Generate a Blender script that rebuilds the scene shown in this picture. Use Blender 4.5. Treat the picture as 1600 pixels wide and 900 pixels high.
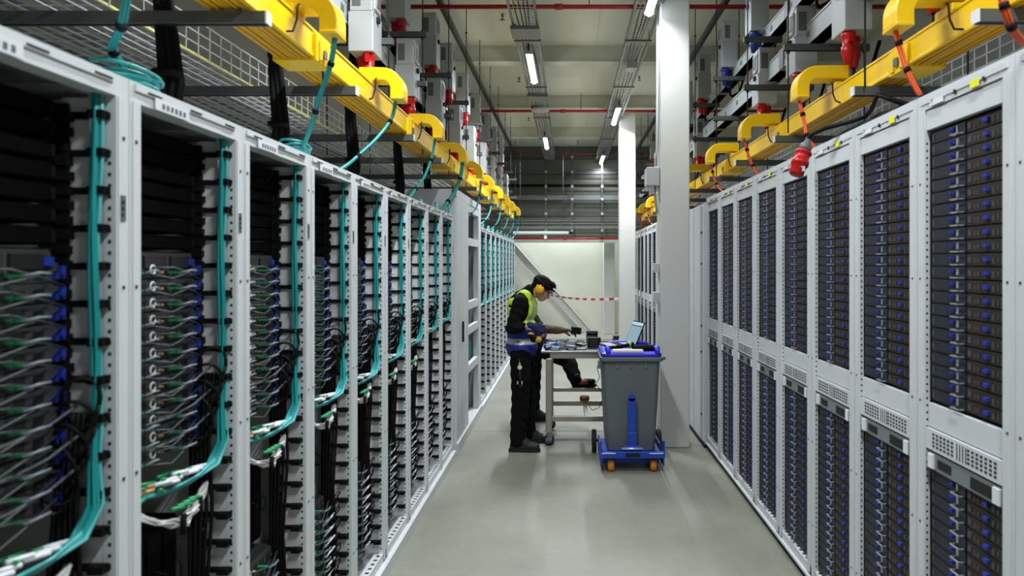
import bpy, bmesh, math, random
from mathutils import Vector, Matrix, Euler
R = random.Random(7)
PI = math.pi
C = bpy.context.scene.collection
sc = bpy.context.scene
for o in list(bpy.data.objects): bpy.data.objects.remove(o)

# ---------------------------------------------------------------- camera
F = 1122.0; VX, VY, H = 889.0, 412.0, 1.76
cd = bpy.data.cameras.new('camera'); cam = bpy.data.objects.new('camera', cd); C.objects.link(cam)
cam.location = (0, 0, H); cam.rotation_euler = (PI/2, 0, 0)
cd.sensor_width = 36; cd.lens = 36*F/1600
cd.shift_x = -(VX-800)/1600; cd.shift_y = -(450-VY)/1600
cd.clip_start = .05; cd.clip_end = 100
cd.dof.use_dof = True; cd.dof.focus_distance = 7.2; cd.dof.aperture_fstop = 3.2
sc.camera = cam
# ---------------------------------------------------------------- world, exposure
w = bpy.data.worlds.new('world'); sc.world = w; w.use_nodes = True
w.node_tree.nodes['Background'].inputs[0].default_value = (.8, .9, 1, 1)
w.node_tree.nodes['Background'].inputs[1].default_value = .05
sc.view_settings.view_transform = 'Standard'; sc.view_settings.look = 'None'
sc.view_settings.gamma = 1; sc.view_settings.exposure = -0.03
sc.view_settings.use_curve_mapping = False
LAMP_EMIT = 14.0
LAMP_W = 100.0
LAMP_W_NEAR = 95.0
LAMP_NEAR = 14.0
# ---------------------------------------------------------------- materials
def lin(c):
    return tuple(((v/255)/12.92 if v/255 <= .04045 else ((v/255+.055)/1.055)**2.4) for v in c) + (1,)
MATS = {}
def mat(name, rgb, rough=.5, metal=0, var=.08, scale=6, bump=0, emit=None, es=0, trans=0, spec=.5, bscale=60):
    if name in MATS: return MATS[name]
    m = bpy.data.materials.new(name); m.use_nodes = True
    n = m.node_tree.nodes; l = m.node_tree.links; b = n['Principled BSDF']
    c = lin(rgb)
    b.inputs['Roughness'].default_value = rough; b.inputs['Metallic'].default_value = metal
    b.inputs['Specular IOR Level'].default_value = spec
    tc = n.new('ShaderNodeTexCoord'); nz = n.new('ShaderNodeTexNoise'); nz.inputs['Scale'].default_value = scale
    nz.inputs['Detail'].default_value = 4
    l.new(tc.outputs['Object'], nz.inputs['Vector'])
    mx = n.new('ShaderNodeMix'); mx.data_type = 'RGBA'
    mx.inputs['A'].default_value = tuple(v*(1-var) for v in c[:3])+(1,)
    mx.inputs['B'].default_value = tuple(min(1, v*(1+var)) for v in c[:3])+(1,)
    l.new(nz.outputs['Fac'], mx.inputs['Factor']); l.new(mx.outputs['Result'], b.inputs['Base Color'])
    if bump:
        n2 = n.new('ShaderNodeTexNoise'); n2.inputs['Scale'].default_value = bscale
        l.new(tc.outputs['Object'], n2.inputs['Vector'])
        bp = n.new('ShaderNodeBump'); bp.inputs['Strength'].default_value = bump; bp.inputs['Distance'].default_value = .01
        l.new(n2.outputs['Fac'], bp.inputs['Height']); l.new(bp.outputs['Normal'], b.inputs['Normal'])
    if emit:
        b.inputs['Emission Color'].default_value = lin(emit); b.inputs['Emission Strength'].default_value = es
    if trans:
        b.inputs['Transmission Weight'].default_value = trans
    MATS[name] = m; return m
M = dict(
 white=mat('rack_white', (204,209,212), .45, var=.05),
 whiteR=mat('rack_white_right', (198,203,208), .45, var=.05),
 hole=mat('hole_dark', (12,12,14), .8),
 panel=mat('liner_grey', (206,207,208), .6, var=.1, scale=9),
 black=mat('black_plastic', (7,7,8), .65, spec=.2),
 void=mat('black_interior', (3,3,3), .8, spec=.1),
 strap=mat('black_strap', (8,8,9), .9, spec=.2, bump=.4, bscale=200),
 dark=mat('server_grey', (62,66,68), .5, metal=.2, var=.35, scale=40),
 navy=mat('server_navy', (34,39,53), .5, metal=.1, var=.2, scale=20),
 navy2=mat('server_navy_lines', (16,18,26), .5),
 brown=mat('server_brown', (33,28,24), .6, var=.35, scale=50),
 brown2=mat('server_brown_bits', (70,65,60), .5, var=.3, scale=80),
 blue=mat('latch_blue', (30,52,150), .45),
 bluep=mat('cart_blue', (18,62,168), .42, var=.12, scale=12),
 lid=mat('lid_blue', (42,44,205), .4, var=.15, scale=8),
 sleeve=mat('sleeve_grey', (120,130,138), .5),
 pcab=mat('patch_grey', (62,68,70), .5),
 silver=mat('silver', (200,204,208), .3, metal=.6),
 steel=mat('stainless', (176,172,164), .34, metal=.85, var=.12, scale=12, bump=.05),
 top=mat('table_top_steel', (150,155,158), .35, metal=.7, var=.15, scale=9),
 galv=mat('galvanised', (128,132,134), .45, metal=.55, var=.2, scale=14),
 strut=mat('strut_grey', (92,96,97), .5, metal=.5, var=.2, scale=14),
 wire=mat('wire_zinc', (196,200,202), .4, metal=.3),
 wired=mat('wire_dark', (60,62,62), .5, metal=.6),
 yellow=mat('duct_yellow', (242,198,16), .35, var=.06),
 yellowd=mat('duct_yellow_rib', (206,154,8), .4, var=.06),
 teal=mat('fibre_teal', (24,146,146), .4, var=.12, scale=25),
 teal2=mat('fibre_teal_light', (84,182,184), .4, var=.1, scale=25),
 orange=mat('fibre_orange', (224,86,30), .4, var=.1, scale=25),
 green=mat('connector_green', (22,140,84), .45, var=.2, scale=60),
 wlabel=mat('label_white', (215,220,224), .5),
 grey=mat('cable_grey', (92,96,99), .5),
 wcable=mat('cable_white', (205,206,204), .45),
 tan=mat('connector_tan', (190,150,96), .5),
 led=mat('led_green', (150,220,30), .4, emit=(170,255,20), es=1.5),
 box=mat('box_grey', (176,182,184), .45, metal=.1, var=.05),
 box2=mat('box_grey_dark', (98,102,102), .5, var=.08),
 red=mat('plug_red', (182,16,18), .38, var=.12, scale=30),
 bluec=mat('plug_blue', (24,44,130), .4),
 pipe=mat('pipe_red', (176,28,34), .4, var=.08),
 pipeb=mat('pipe_brown', (120,52,38), .5, var=.1),
 pillar=mat('pillar_paint', (205,208,204), .55, var=.03, scale=3),
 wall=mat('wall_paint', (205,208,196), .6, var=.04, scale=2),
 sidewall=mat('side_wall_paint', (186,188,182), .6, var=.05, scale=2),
 ceil=mat('ceiling_paint', (222,225,213), .6, var=.04, scale=2),
 beam=mat('beam_paint', (206,209,196), .6, var=.04, scale=2),
 clad=mat('cladding', (106,110,98), .5, var=.1, scale=3),
 bin=mat('bin_grey', (92,100,102), .5, var=.12, scale=7),
 rubber=mat('rubber', (16,16,17), .7),
 casto=mat('caster_orange', (206,124,34), .45, var=.1),
 castb=mat('caster_blue', (70,104,140), .4),
 skin=mat('skin', (198,146,124), .5, var=.06, scale=12),
 hair=mat('hair', (13,11,10), .8, spec=.2, var=.4, scale=90, bump=.6, bscale=160),
 cloth=mat('black_cloth', (14,14,16), .9, var=.3, scale=14, bump=.3, bscale=30, spec=.15),
 trouser=mat('black_trouser', (11,11,13), .9, var=.3, scale=14, bump=.3, bscale=25, spec=.15),
 hiviz=mat('vest_lime', (196,236,28), .65, var=.06, scale=10, bump=.2, bscale=25, emit=None),
 vestblue=mat('vest_blue', (20,38,128), .75, var=.15, scale=10, bump=.2, bscale=25),
 refl=mat('reflective_grey', (168,170,172), .4, metal=.2),
 earcup=mat('earcup_yellow', (245,190,6), .4),
 glove=mat('glove_blue', (22,36,84), .8, var=.3, scale=40, bump=.3),
 glovey=mat('glove_yellow', (206,156,30), .7, var=.15, scale=30),
 tansl=mat('brown_sleeve', (92,74,46), .85, var=.6, scale=34, bump=.3),
 boot=mat('boot', (30,30,32), .6, var=.25, scale=20, bump=.2),
 sole=mat('boot_sole', (16,16,17), .8),
 shoebr=mat('shoe_brown', (142,84,34), .6, var=.25, scale=30),
 glass=mat('clear_lens', (200,220,225), .1, trans=.8),
 screen=mat('laptop_screen', (128,150,164), .25, emit=(150,185,205), es=.35),
 screenb=mat('laptop_bar', (170,190,200), .25, emit=(190,215,230), es=.4),
 lgreen=mat('glove_lime', (150,215,40), .6),
 paper=mat('paper', (214,210,198), .7),
 stick=mat('sticker_yellow', (226,226,20), .6),
 tape_r=mat('tape_red', (205,30,36), .5), tape_w=mat('tape_white', (235,235,232), .5),
 lamp=mat('lamp_diffuser', (255,255,255), .5, emit=(236,246,255), es=LAMP_EMIT),
 lampn=mat('lamp_diffuser_near', (255,255,255), .5, emit=(236,246,255), es=LAMP_NEAR),
 copper=mat('copper', (176,112,70), .4, metal=.6),
)
# floor: vinyl with faint seams
def floor_mat():
    m = bpy.data.materials.new('floor_vinyl'); m.use_nodes = True
    n = m.node_tree.nodes; l = m.node_tree.links; b = n['Principled BSDF']
    tc = n.new('ShaderNodeTexCoord')
    nz = n.new('ShaderNodeTexNoise'); nz.inputs['Scale'].default_value = 1.4; nz.inputs['Detail'].default_value = 8
    n2 = n.new('ShaderNodeTexNoise'); n2.inputs['Scale'].default_value = 14; n2.inputs['Detail'].default_value = 6
    l.new(tc.outputs['Object'], nz.inputs['Vector']); l.new(tc.outputs['Object'], n2.inputs['Vector'])
    cr = n.new('ShaderNodeValToRGB'); cr.color_ramp.elements[0].position = .3; cr.color_ramp.elements[1].position = .7
    cr.color_ramp.elements[0].color = lin((132,134,122)); cr.color_ramp.elements[1].color = lin((148,150,137))
    l.new(nz.outputs['Fac'], cr.inputs['Fac'])
    mx = n.new('ShaderNodeMix'); mx.data_type = 'RGBA'; mx.blend_type = 'MULTIPLY'; mx.inputs['Factor'].default_value = .22
    l.new(cr.outputs['Color'], mx.inputs['A']); l.new(n2.outputs['Fac'], mx.inputs['B'])
    l.new(mx.outputs['Result'], b.inputs['Base Color'])
    mr = n.new('ShaderNodeMapRange'); mr.inputs['To Min'].default_value = .34; mr.inputs['To Max'].default_value = .55
    l.new(nz.outputs['Fac'], mr.inputs['Value']); l.new(mr.outputs['Result'], b.inputs['Roughness'])
    b.inputs['Specular IOR Level'].default_value = .4
    return m
M['floor'] = floor_mat()

# ---------------------------------------------------------------- mesh builder
class MB:
    def __init__(s): s.v = []; s.f = []; s.m = []; s.s = []
    def add(s, vs, fs, m=0, smooth=False):
        o = len(s.v); s.v += [tuple(v) for v in vs]
        for f in fs: s.f.append([i+o for i in f]); s.m.append(m); s.s.append(smooth)
        return s
    def box(s, x0, x1, y0, y1, z0, z1, m=0, T=None):
        x0, x1 = min(x0,x1), max(x0,x1); y0, y1 = min(y0,y1), max(y0,y1); z0, z1 = min(z0,z1), max(z0,z1)
        vs = [(x0,y0,z0),(x1,y0,z0),(x1,y1,z0),(x0,y1,z0),(x0,y0,z1),(x1,y0,z1),(x1,y1,z1),(x0,y1,z1)]
        if T is not None: vs = [T @ Vector(v) for v in vs]
        return s.add(vs, [(0,3,2,1),(4,5,6,7),(0,1,5,4),(1,2,6,5),(2,3,7,6),(3,0,4,7)], m)
    def tube(s, pts, r, n=8, m=0, rr=None, cap=True):
        pts = [Vector(p) for p in pts]; vs = []; fs = []
        up = None
        for i, p in enumerate(pts):
            d = (pts[min(i+1,len(pts)-1)] - pts[max(i-1,0)])
            d = d.normalized() if d.length > 1e-9 else Vector((0,0,1))
            if up is None:
                up = Vector((0,0,1)) if abs(d.z) < .9 else Vector((1,0,0))
            a = d.cross(up)
            if a.length < 1e-4: a = d.orthogonal()
            a.normalize(); b = a.cross(d).normalized(); up = b
            q = rr[i] if rr else r
            for k in range(n):
                t = 2*PI*k/n; vs.append(p + a*math.cos(t)*q + b*math.sin(t)*q)
        for i in range(len(pts)-1):
            for k in range(n):
                fs.append((i*n+k, i*n+(k+1)%n, (i+1)*n+(k+1)%n, (i+1)*n+k))
        s.add(vs, fs, m, n > 4)
        if cap:
            o = len(s.v)-len(vs)
            s.f.append([o+k for k in range(n)][::-1]); s.m.append(m); s.s.append(False)
            s.f.append([o+(len(pts)-1)*n+k for k in range(n)]); s.m.append(m); s.s.append(False)
        return s
    def cyl(s, p0, p1, r, n=16, m=0, r1=None): return s.tube([p0,p1], r, n, m, [r, r if r1 is None else r1])
    def lathe(s, c, prof, n=20, m=0, axis='z'):
        vs = []; fs = []
        for (r, h) in prof:
            for k in range(n):
                t = 2*PI*k/n; a, b = r*math.cos(t), r*math.sin(t)
                v = {'z': (a,b,h), 'x': (h,a,b), 'y': (a,h,b)}[axis]
                vs.append((c[0]+v[0], c[1]+v[1], c[2]+v[2]))
        for i in range(len(prof)-1):
            for k in range(n): fs.append((i*n+k, i*n+(k+1)%n, (i+1)*n+(k+1)%n, (i+1)*n+k))
        fs.append(tuple(range(n))[::-1]); fs.append(tuple((len(prof)-1)*n+k for k in range(n)))
        return s.add(vs, fs, m, True)
    def sweep(s, path, widths, thick, y0, y1, m=0):
        # path in XZ (list of (x,z)), outer side offset by thick/2 both ways, extruded in Y
        P = [Vector((p[0], p[1])) for p in path]; L = []; Rr = []
        for i, p in enumerate(P):
            d = (P[min(i+1,len(P)-1)]-P[max(i-1,0)]).normalized(); nn = Vector((-d.y, d.x))
            L.append(p+nn*thick/2); Rr.append(p-nn*thick/2)
        vs = []
        for i in range(len(P)):
            for q, y in ((L[i],y0),(L[i],y1),(Rr[i],y1),(Rr[i],y0)): vs.append((q.x, y, q.y))
        fs = []
        for i in range(len(P)-1):
            for k in range(4): fs.append((i*4+k, i*4+(k+1)%4, (i+1)*4+(k+1)%4, (i+1)*4+k))
        fs += [(0,1,2,3), tuple(len(vs)-4+k for k in range(4))[::-1]]
        return s.add(vs, fs, m)
    def mesh(s, name, mats, bevel=0):
        me = bpy.data.meshes.new(name); me.from_pydata(s.v, [], s.f)
        for m in mats: me.materials.append(M[m] if isinstance(m, str) else m)
        me.polygons.foreach_set('material_index', s.m); me.polygons.foreach_set('use_smooth', s.s)
        bm = bmesh.new(); bm.from_mesh(me); bmesh.ops.recalc_face_normals(bm, faces=bm.faces)
        bm.to_mesh(me); bm.free(); me.update()
        return me
    def build(s, name, mats, parent=None, bevel=0, loc=(0,0,0), label=None):
        if not isinstance(mats, (list, tuple)): mats = [mats]
        o = bpy.data.objects.new(name, s.mesh(name, mats)); C.objects.link(o)
        o.location = loc
        if parent: o.parent = parent
        if bevel:
            b = o.modifiers.new('bevel', 'BEVEL'); b.width = bevel; b.segments = 2; b.limit_method = 'ANGLE'
            b.angle_limit = .7
        if label: o['label'] = label
        return o
def tag(o, label=None, cat=None, group=None, kind=None):
    if label: o['label'] = label
    if cat: o['category'] = cat
    if group: o['group'] = group
    if kind: o['kind'] = kind
    return o
def thing(name, label, cat, loc=(0,0,0), group=None, rz=0):
    o = bpy.data.objects.new(name, None); C.objects.link(o); o.empty_display_size = .05
    o.location = loc; o.rotation_euler = (0,0,rz)
    return tag(o, label, cat, group)
def struct(name, mb, mats, bevel=0):
    return tag(mb.build(name, mats, bevel=bevel), kind='structure')
KIDS = {}
def kids(o):
    return [c for c in o.children]
def snapshot(o): return (o, [snapshot(c) for c in o.children])
def copy_snap(sn, parent=None):
    c = sn[0].copy(); C.objects.link(c)
    if parent: c.parent = parent
    for ch in sn[1]: copy_snap(ch, c)
    return c
ORD = ['nearest','second nearest','third nearest','fourth nearest','fifth nearest','sixth nearest','seventh nearest','eighth nearest','ninth nearest','tenth nearest']
def px(x, y, Y):  # world X,Z of a picture point at depth Y (measuring aid)
    return (x-VX)*Y/F, H-(y-VY)*Y/F

# ================================================================ structure
YE, YB = 18.5, -2.5
XL, XR, CH = -3.4, 3.7, 4.6
struct('floor', MB().box(XL-.1,XR+.1,YB-.1,YE+.1,-.1,0), 'floor')
struct('ceiling', MB().box(XL-.1,XR+.1,YB-.1,YE+.1,CH,CH+.1), 'ceil')
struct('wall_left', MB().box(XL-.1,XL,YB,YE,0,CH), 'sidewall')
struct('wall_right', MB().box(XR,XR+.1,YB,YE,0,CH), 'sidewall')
struct('wall_front', MB().box(XL,XR,YB-.1,YB,0,CH), 'sidewall')
struct('wall_back', MB().box(XL,XR,YE,YE+.1,0,CH), 'wall')
seam = MB()
for x in (-1.9,-.6,.35,2.2): seam.box(x-.004,x+.004,YB,17.3,CH-.004,CH)
struct('trim_ceiling_seams', seam, 'beam')
fs = MB()
fs.box(.98,.986,0,6.2,0,.0015); fs.box(-1.0,.9,7.55,7.556,0,.0015)
struct('trim_floor_seams', fs, mat('floor_seam', (128,130,120), .6))
for k, y in enumerate((1.05,3.85,6.6,9.43,12.2,15.0)):
    b = MB(); b.box(XL,XR,y-.07,y+.07,4.39,CH); b.box(XL,XR,y-.1,y+.1,4.385,4.40)
    o = struct('ceiling_beam', b, 'beam')
# bulkhead with rails at aisle end
BY = 17.4
b = MB(); b.box(-2.6,2.6,BY,BY+.05,2.36,CH)
for i in range(22): b.box(-2.6,2.6,BY-.012,BY,2.42+i*.1,2.47+i*.1,1)
struct('wall_bulkhead', b, ['clad','clad'])
b = MB(); b.box(-2.6,2.6,BY-.02,BY+.06,2.27,2.36)
struct('trim_bulkhead_edge', b, 'wall')
# pillars
for k, (y, x) in enumerate(((6.86,.874),(12.35,.868),(17.95,.866))):
    b = MB(); b.box(x,x+.28,y,y+.28,0,CH)
    struct('trim_pillar', b, 'pillar', bevel=.012)
# diagonal brace at far wall
br = MB(); p0 = Vector((.55,18.3,-.05)); p1 = Vector((-2.7,18.3,3.62))
dv = (p1-p0).normalized(); nv = Vector((dv.z,0,-dv.x))
for off, th in ((.085,.012),(-.085,.012)):
    q = [p0+nv*(off-th), p0+nv*(off+th), p1+nv*(off+th), p1+nv*(off-th)]
    br.add([v+Vector((0,-.08,0)) for v in q]+[v+Vector((0,.08,0)) for v in q], [(0,1,2,3),(7,6,5,4),(0,4,5,1),(1,5,6,2),(2,6,7,3),(3,7,4,0)])
q = [p0-nv*.08, p0+nv*.08, p1+nv*.08, p1-nv*.08]
br.add([v+Vector((0,-.01,0)) for v in q]+[v+Vector((0,.01,0)) for v in q], [(0,1,2,3),(7,6,5,4),(0,4,5,1),(1,5,6,2),(2,6,7,3),(3,7,4,0)])
tag(br.build('diagonal_brace','pillar'), kind='structure')

# ================================================================ ceiling services
# long dark rails under the ceiling
for nm, x, lab in (('left', -1.28, 'dark steel ceiling channel running above the left rack row'), ('right', 1.55, 'dark steel ceiling channel running above the right rack row')):
    b = MB(); b.box(x-.025,x+.025,-1,17.3,4.33,4.385); b.box(x-.006,x+.006,-1,17.3,4.32,4.335,1)
    tag(b.build('ceiling_channel',['strut','wired']), lab, 'channel')
# red sprinkler pipes
for y, z, x0, x1, lab, mm in ((7.1,4.3,-3.3,3.6,'red sprinkler pipe crossing under the ceiling nearest the camera','pipe'),
                          (11.95,4.3,-3.3,3.6,'red sprinkler pipe crossing under the ceiling in mid hall','pipe'),
                          (16.6,4.3,-3.3,3.6,'brownish pipe crossing just before the far panelling','pipeb'),
                          (17.2,2.36,-2.6,2.6,'red pipe along the lower edge of the far panelling','pipe')):
    b = MB().cyl((x0,y,z),(x1,y,z),.022,12)
    t = thing('sprinkler_pipe', lab, 'pipe')
    b.build('pipe', mm, t)
    c = MB()
    for x in (-2.0,-.1,1.8): c.cyl((x-.04,y,z),(x+.04,y,z),.031,12)
    c.build('coupling', mm, t)
    if z > 4:
        for x in (-1.9,.2,2.2): MB().cyl((x,y,z),(x,y,CH),.006,6).build('hanger','strut',t)
# sprinkler heads
def sprinkler(x, y, lab):
    t = thing('ceiling_sprinkler', lab, 'sprinkler', (x,y,CH-.004))
    MB().cyl((0,0,-.03),(0,0,0),.014,10).build('stem','box2',t)
    d = MB(); d.lathe((0,0,-.065),[(.004,.0),(.03,.003),(.03,.006),(.006,.012),(.006,.035)],12); d.build('deflector','box2',t)
for pxx, pyy, lab in ((785,25,'small dark sprinkler head, nearest of those left of the left light tray'),(811,124,'small dark sprinkler head just left of the left tray by the second bay'),
                 (826,186,'small dark sprinkler head left of the left tray in the third bay'),(999,122,'small dark sprinkler head on the ceiling right of the right light tray')):
    Y = (CH-H)*F/(VY-pyy+3); sprinkler((pxx-VX)*Y/F, Y, lab)
# light trays
def light_tray(xc, lab):
    t = thing('light_tray', lab, 'cable tray', (xc,0,4.28))
    y0, y1 = -1.5, 17.2
    for sx in (-1,1):
        b = MB(); b.box(sx*.13-.006,sx*.13+.006,y0,y1,-.03,.03); b.box(sx*.13-.006,sx*.115,y0,y1,-.034,-.028)
        b.build('side_rail','galv',t)
    b = MB()
    yy = y0
    while yy < y1: b.box(-.13,.13,yy-.0025,yy+.0025,-.03,-.024); yy += .08
    for xx in (-.08,-.04,0,.04,.08): b.box(xx-.0025,xx+.0025,y0,y1,-.03,-.025)
    tag(b.build('mesh_floor','wire',t), kind='stuff')
    for i in range(9):
        y = -.4+i*2.1
        b = MB(); b.cyl((-.12,y,.0),(-.12,y,.1),.005,6); b.cyl((.12,y,0),(.12,y,.1),.005,6); b.box(-.15,.15,y-.02,y+.02,-.05,-.03)
        b.build('hanger','galv',t)
    b = MB()
    for i in range(4):
        x = -.07+i*.04
        b.tube([(x+.012*math.sin(j*1.3+i), y0+j*.6, -.015) for j in range(32)], .007, 5)
    b.build('tray_cable','black',t)
    return t
light_tray(-.46, 'steel mesh tray with cables along the ceiling, left of the two over the aisle')
light_tray(.77, 'steel mesh tray with cables along the ceiling, right of the two over the aisle')
def batten(x, y, lab, near=False, L=1.3, rz=0, W=None):
    t = thing('ceiling_light', lab, 'light', (x,y,4.18), 'tube lights hung below the trays over the aisle', rz)
    ld = bpy.data.lights.new('lamp_light','AREA'); ld.shape = 'RECTANGLE'; ld.size = .07; ld.size_y = L
    ld.energy = W or (LAMP_W_NEAR if near else LAMP_W); ld.color = (.93,.97,1.0); ld.spread = math.radians(150)
    lo = bpy.data.objects.new('lamp_light', ld); C.objects.link(lo); lo.parent = t; lo.location = (0,0,-.048)
    b = MB(); b.box(-.045,.045,-L/2,L/2,0,.035); b.box(-.05,.05,-L/2-.02,-L/2,-.03,.035); b.box(-.05,.05,L/2,L/2+.02,-.03,.035)
    b.build('housing','box',t,bevel=.004)
    d = MB(); d.tube([(0,-L/2,-.012),(0,L/2,-.012)], .034, 12)
    d.build('diffuser','lampn' if near else 'lamp',t)
    for s in (-1,1): MB().cyl((0,s*L*.35,.035),(0,s*L*.35,.08),.006,6).build('bracket','galv',t)
    MB().tube([(0,-L/2-.02,.01),(0,-L/2-.08,.03),(0,-L/2-.1,.09)],.008,6).build('supply_cable','black',t)
batten(-.46,8.85,'lit white tube light under the left tray, nearest in view')
batten(-.46,14.3,'lit white tube light under the left tray, farthest in view')
batten(.77,6.25,'lit white tube light under the right tray at the top edge of the picture',W=28)
batten(.77,11.7,'lit white tube light under the right tray, middle of the three in view')
batten(.77,17.0-.4,'lit white tube light under the right tray, farthest in view near the far panelling',W=45)
batten(-.46,3.3,'lit white tube light under the left tray above the near racks', True)
batten(.77,.7,'lit white tube light under the right tray above the near racks', True)
batten(-.1,17.97,'tube light set crosswise behind the far panelling above the white end wall',rz=PI/2,W=120)
# tray boxes
b = MB(); b.box(-.07,.07,-.1,.1,-.04,.04); o = b.build('tray_box','box',loc=(.77,8.9,4.2),bevel=.01); tag(o,'small white box fixed below the right light tray','box')
t = thing('wireless_access_point','white round ceiling device under the left light tray','access point',(-.46,11.4,4.17))
MB().lathe((0,0,0),[(.05,0),(.13,.01),(.15,.03),(.15,.05),(.06,.06)],24).build('housing','box',t)
MB().box(-.14,-.02,-.1,.1,.03,.08).build('bracket','box2',t)
for x, y, lab in ((-.46,7.6,'grey plate box on the left light tray nearest the camera'),(-.46,10.6,'grey plate box on the left light tray in the second bay')):
    b = MB(); b.box(-.15,.15,-.16,.16,-.02,.02); b.box(-.13,-.09,-.12,.12,.02,.05)
    tag(b.build('plate_box','galv',loc=(x,y,4.21)), lab, 'box')
# bulkhead rails
def rail(py, th, mm, lab, x0=-1.9, x1=1.9, y=17.25, dep=.04):
    z = H+(VY-py)*y/F
    b = MB(); b.box(x0,x1,y-dep,y,z-th/2,z+th/2); b.box(x0,x1,y-dep,y-dep+.006,z-th/2-.012,z-th/2,1)
    tag(b.build('wall_rail',[mm,'black']), lab, 'rail')
rail(247,.05,'strut','dark steel rail across the far panelling, topmost')
rail(270,.07,'strut','dark steel rail across the far panelling, second from top')
rail(290,.06,'black','black rail across the far panelling above the broad silver band')
rail(309,.11,'galv','broad silver band across the far panelling')
rail(333,.03,'strut','thin grey rail across the far panelling below the silver band')
rail(345,.03,'galv','thin pale rail across the far panelling above the mesh basket')
for px_, lab in ((853,'left'),(894,'middle'),(941,'right')):
    x = (px_-VX)*17.1/F
    t = thing('wall_upright', 'thin steel upright with clamps on the far panelling, %s of the three' % lab, 'upright', (x,17.12,0))
    MB().box(-.02,.02,0,.03,2.38,4.5).build('post','strut',t)
    for zz in (4.3,3.95,3.6,3.3,2.95,2.55):
        MB().box(-.03,.03,-.02,.0,zz-.03,zz+.03).build('clamp','box',t)
b = MB()
for zz in (2.62,2.7): b.box(-1.6,1.3,16.9,16.904,zz,zz+.005)
for i in range(60):
    x = -1.6+i*.05; b.box(x,x+.004,16.9,16.904,2.6,2.72); b.box(x,x+.004,16.9,17.1,2.6,2.604)
for yy in (16.95,17.0,17.05): b.box(-1.6,1.3,yy,yy+.004,2.6,2.604)
tag(b.build('mesh_basket','wire'), 'fine wire basket running across in front of the far panelling', 'cable tray')
# hanging far light fixture (unlit)
t = thing('hanging_light','unlit white linear light hanging low before the far wall','light',(-.42,15.0,2.4))
MB().box(-.75,.42,-.05,.05,-.03,.03).build('housing','box',t,bevel=.01)
MB().box(-.1,-.04,-.03,.03,-.12,-.03).build('sensor','wlabel',t)
for x in (-.6,.3): MB().cyl((x,0,.03),(x,0,2.1),.004,6).build('suspension_rod','strut',t)
MB().box(.42,.5,-.03,.03,-.02,.02).build('end_cap','black',t)
# barrier tape
b = MB(); A = Vector((-.62,18.15,1.02)); A = Vector((px(846,458,17.0)[0],17.0,px(846,458,17.0)[1])); B_ = Vector((.87,12.5,1.18))
A = Vector((-.55,18.17,1.02)); 
xa, za = px(852,459,18.1); A = Vector((xa,18.1,za)); xb, zb = px(967.5,466.5,12.5); B_ = Vector((xb,12.5,zb))
N = 40
for i in range(N):
    t0, t1 = i/N, (i+1)/N
    def P(t): p = A.lerp(B_, t); p.z -= .25*t*(1-t); return p
    a, c = P(t0), P(t1); h = .022
    b.add([a+Vector((0,0,-h)), c+Vector((0,0,-h)), c+Vector((0,0,h)), a+Vector((0,0,h)), a+Vector((0,.002,-h)), c+Vector((0,.002,-h)), c+Vector((0,.002,h)), a+Vector((0,.002,h))],
          [(0,1,2,3),(7,6,5,4),(0,4,5,1),(3,2,6,7)], (i//2) % 2)
tag(b.build('barrier_tape',['tape_r','tape_w']), 'red and white barrier tape stretched from the diagonal brace to a pillar', 'tape')

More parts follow.
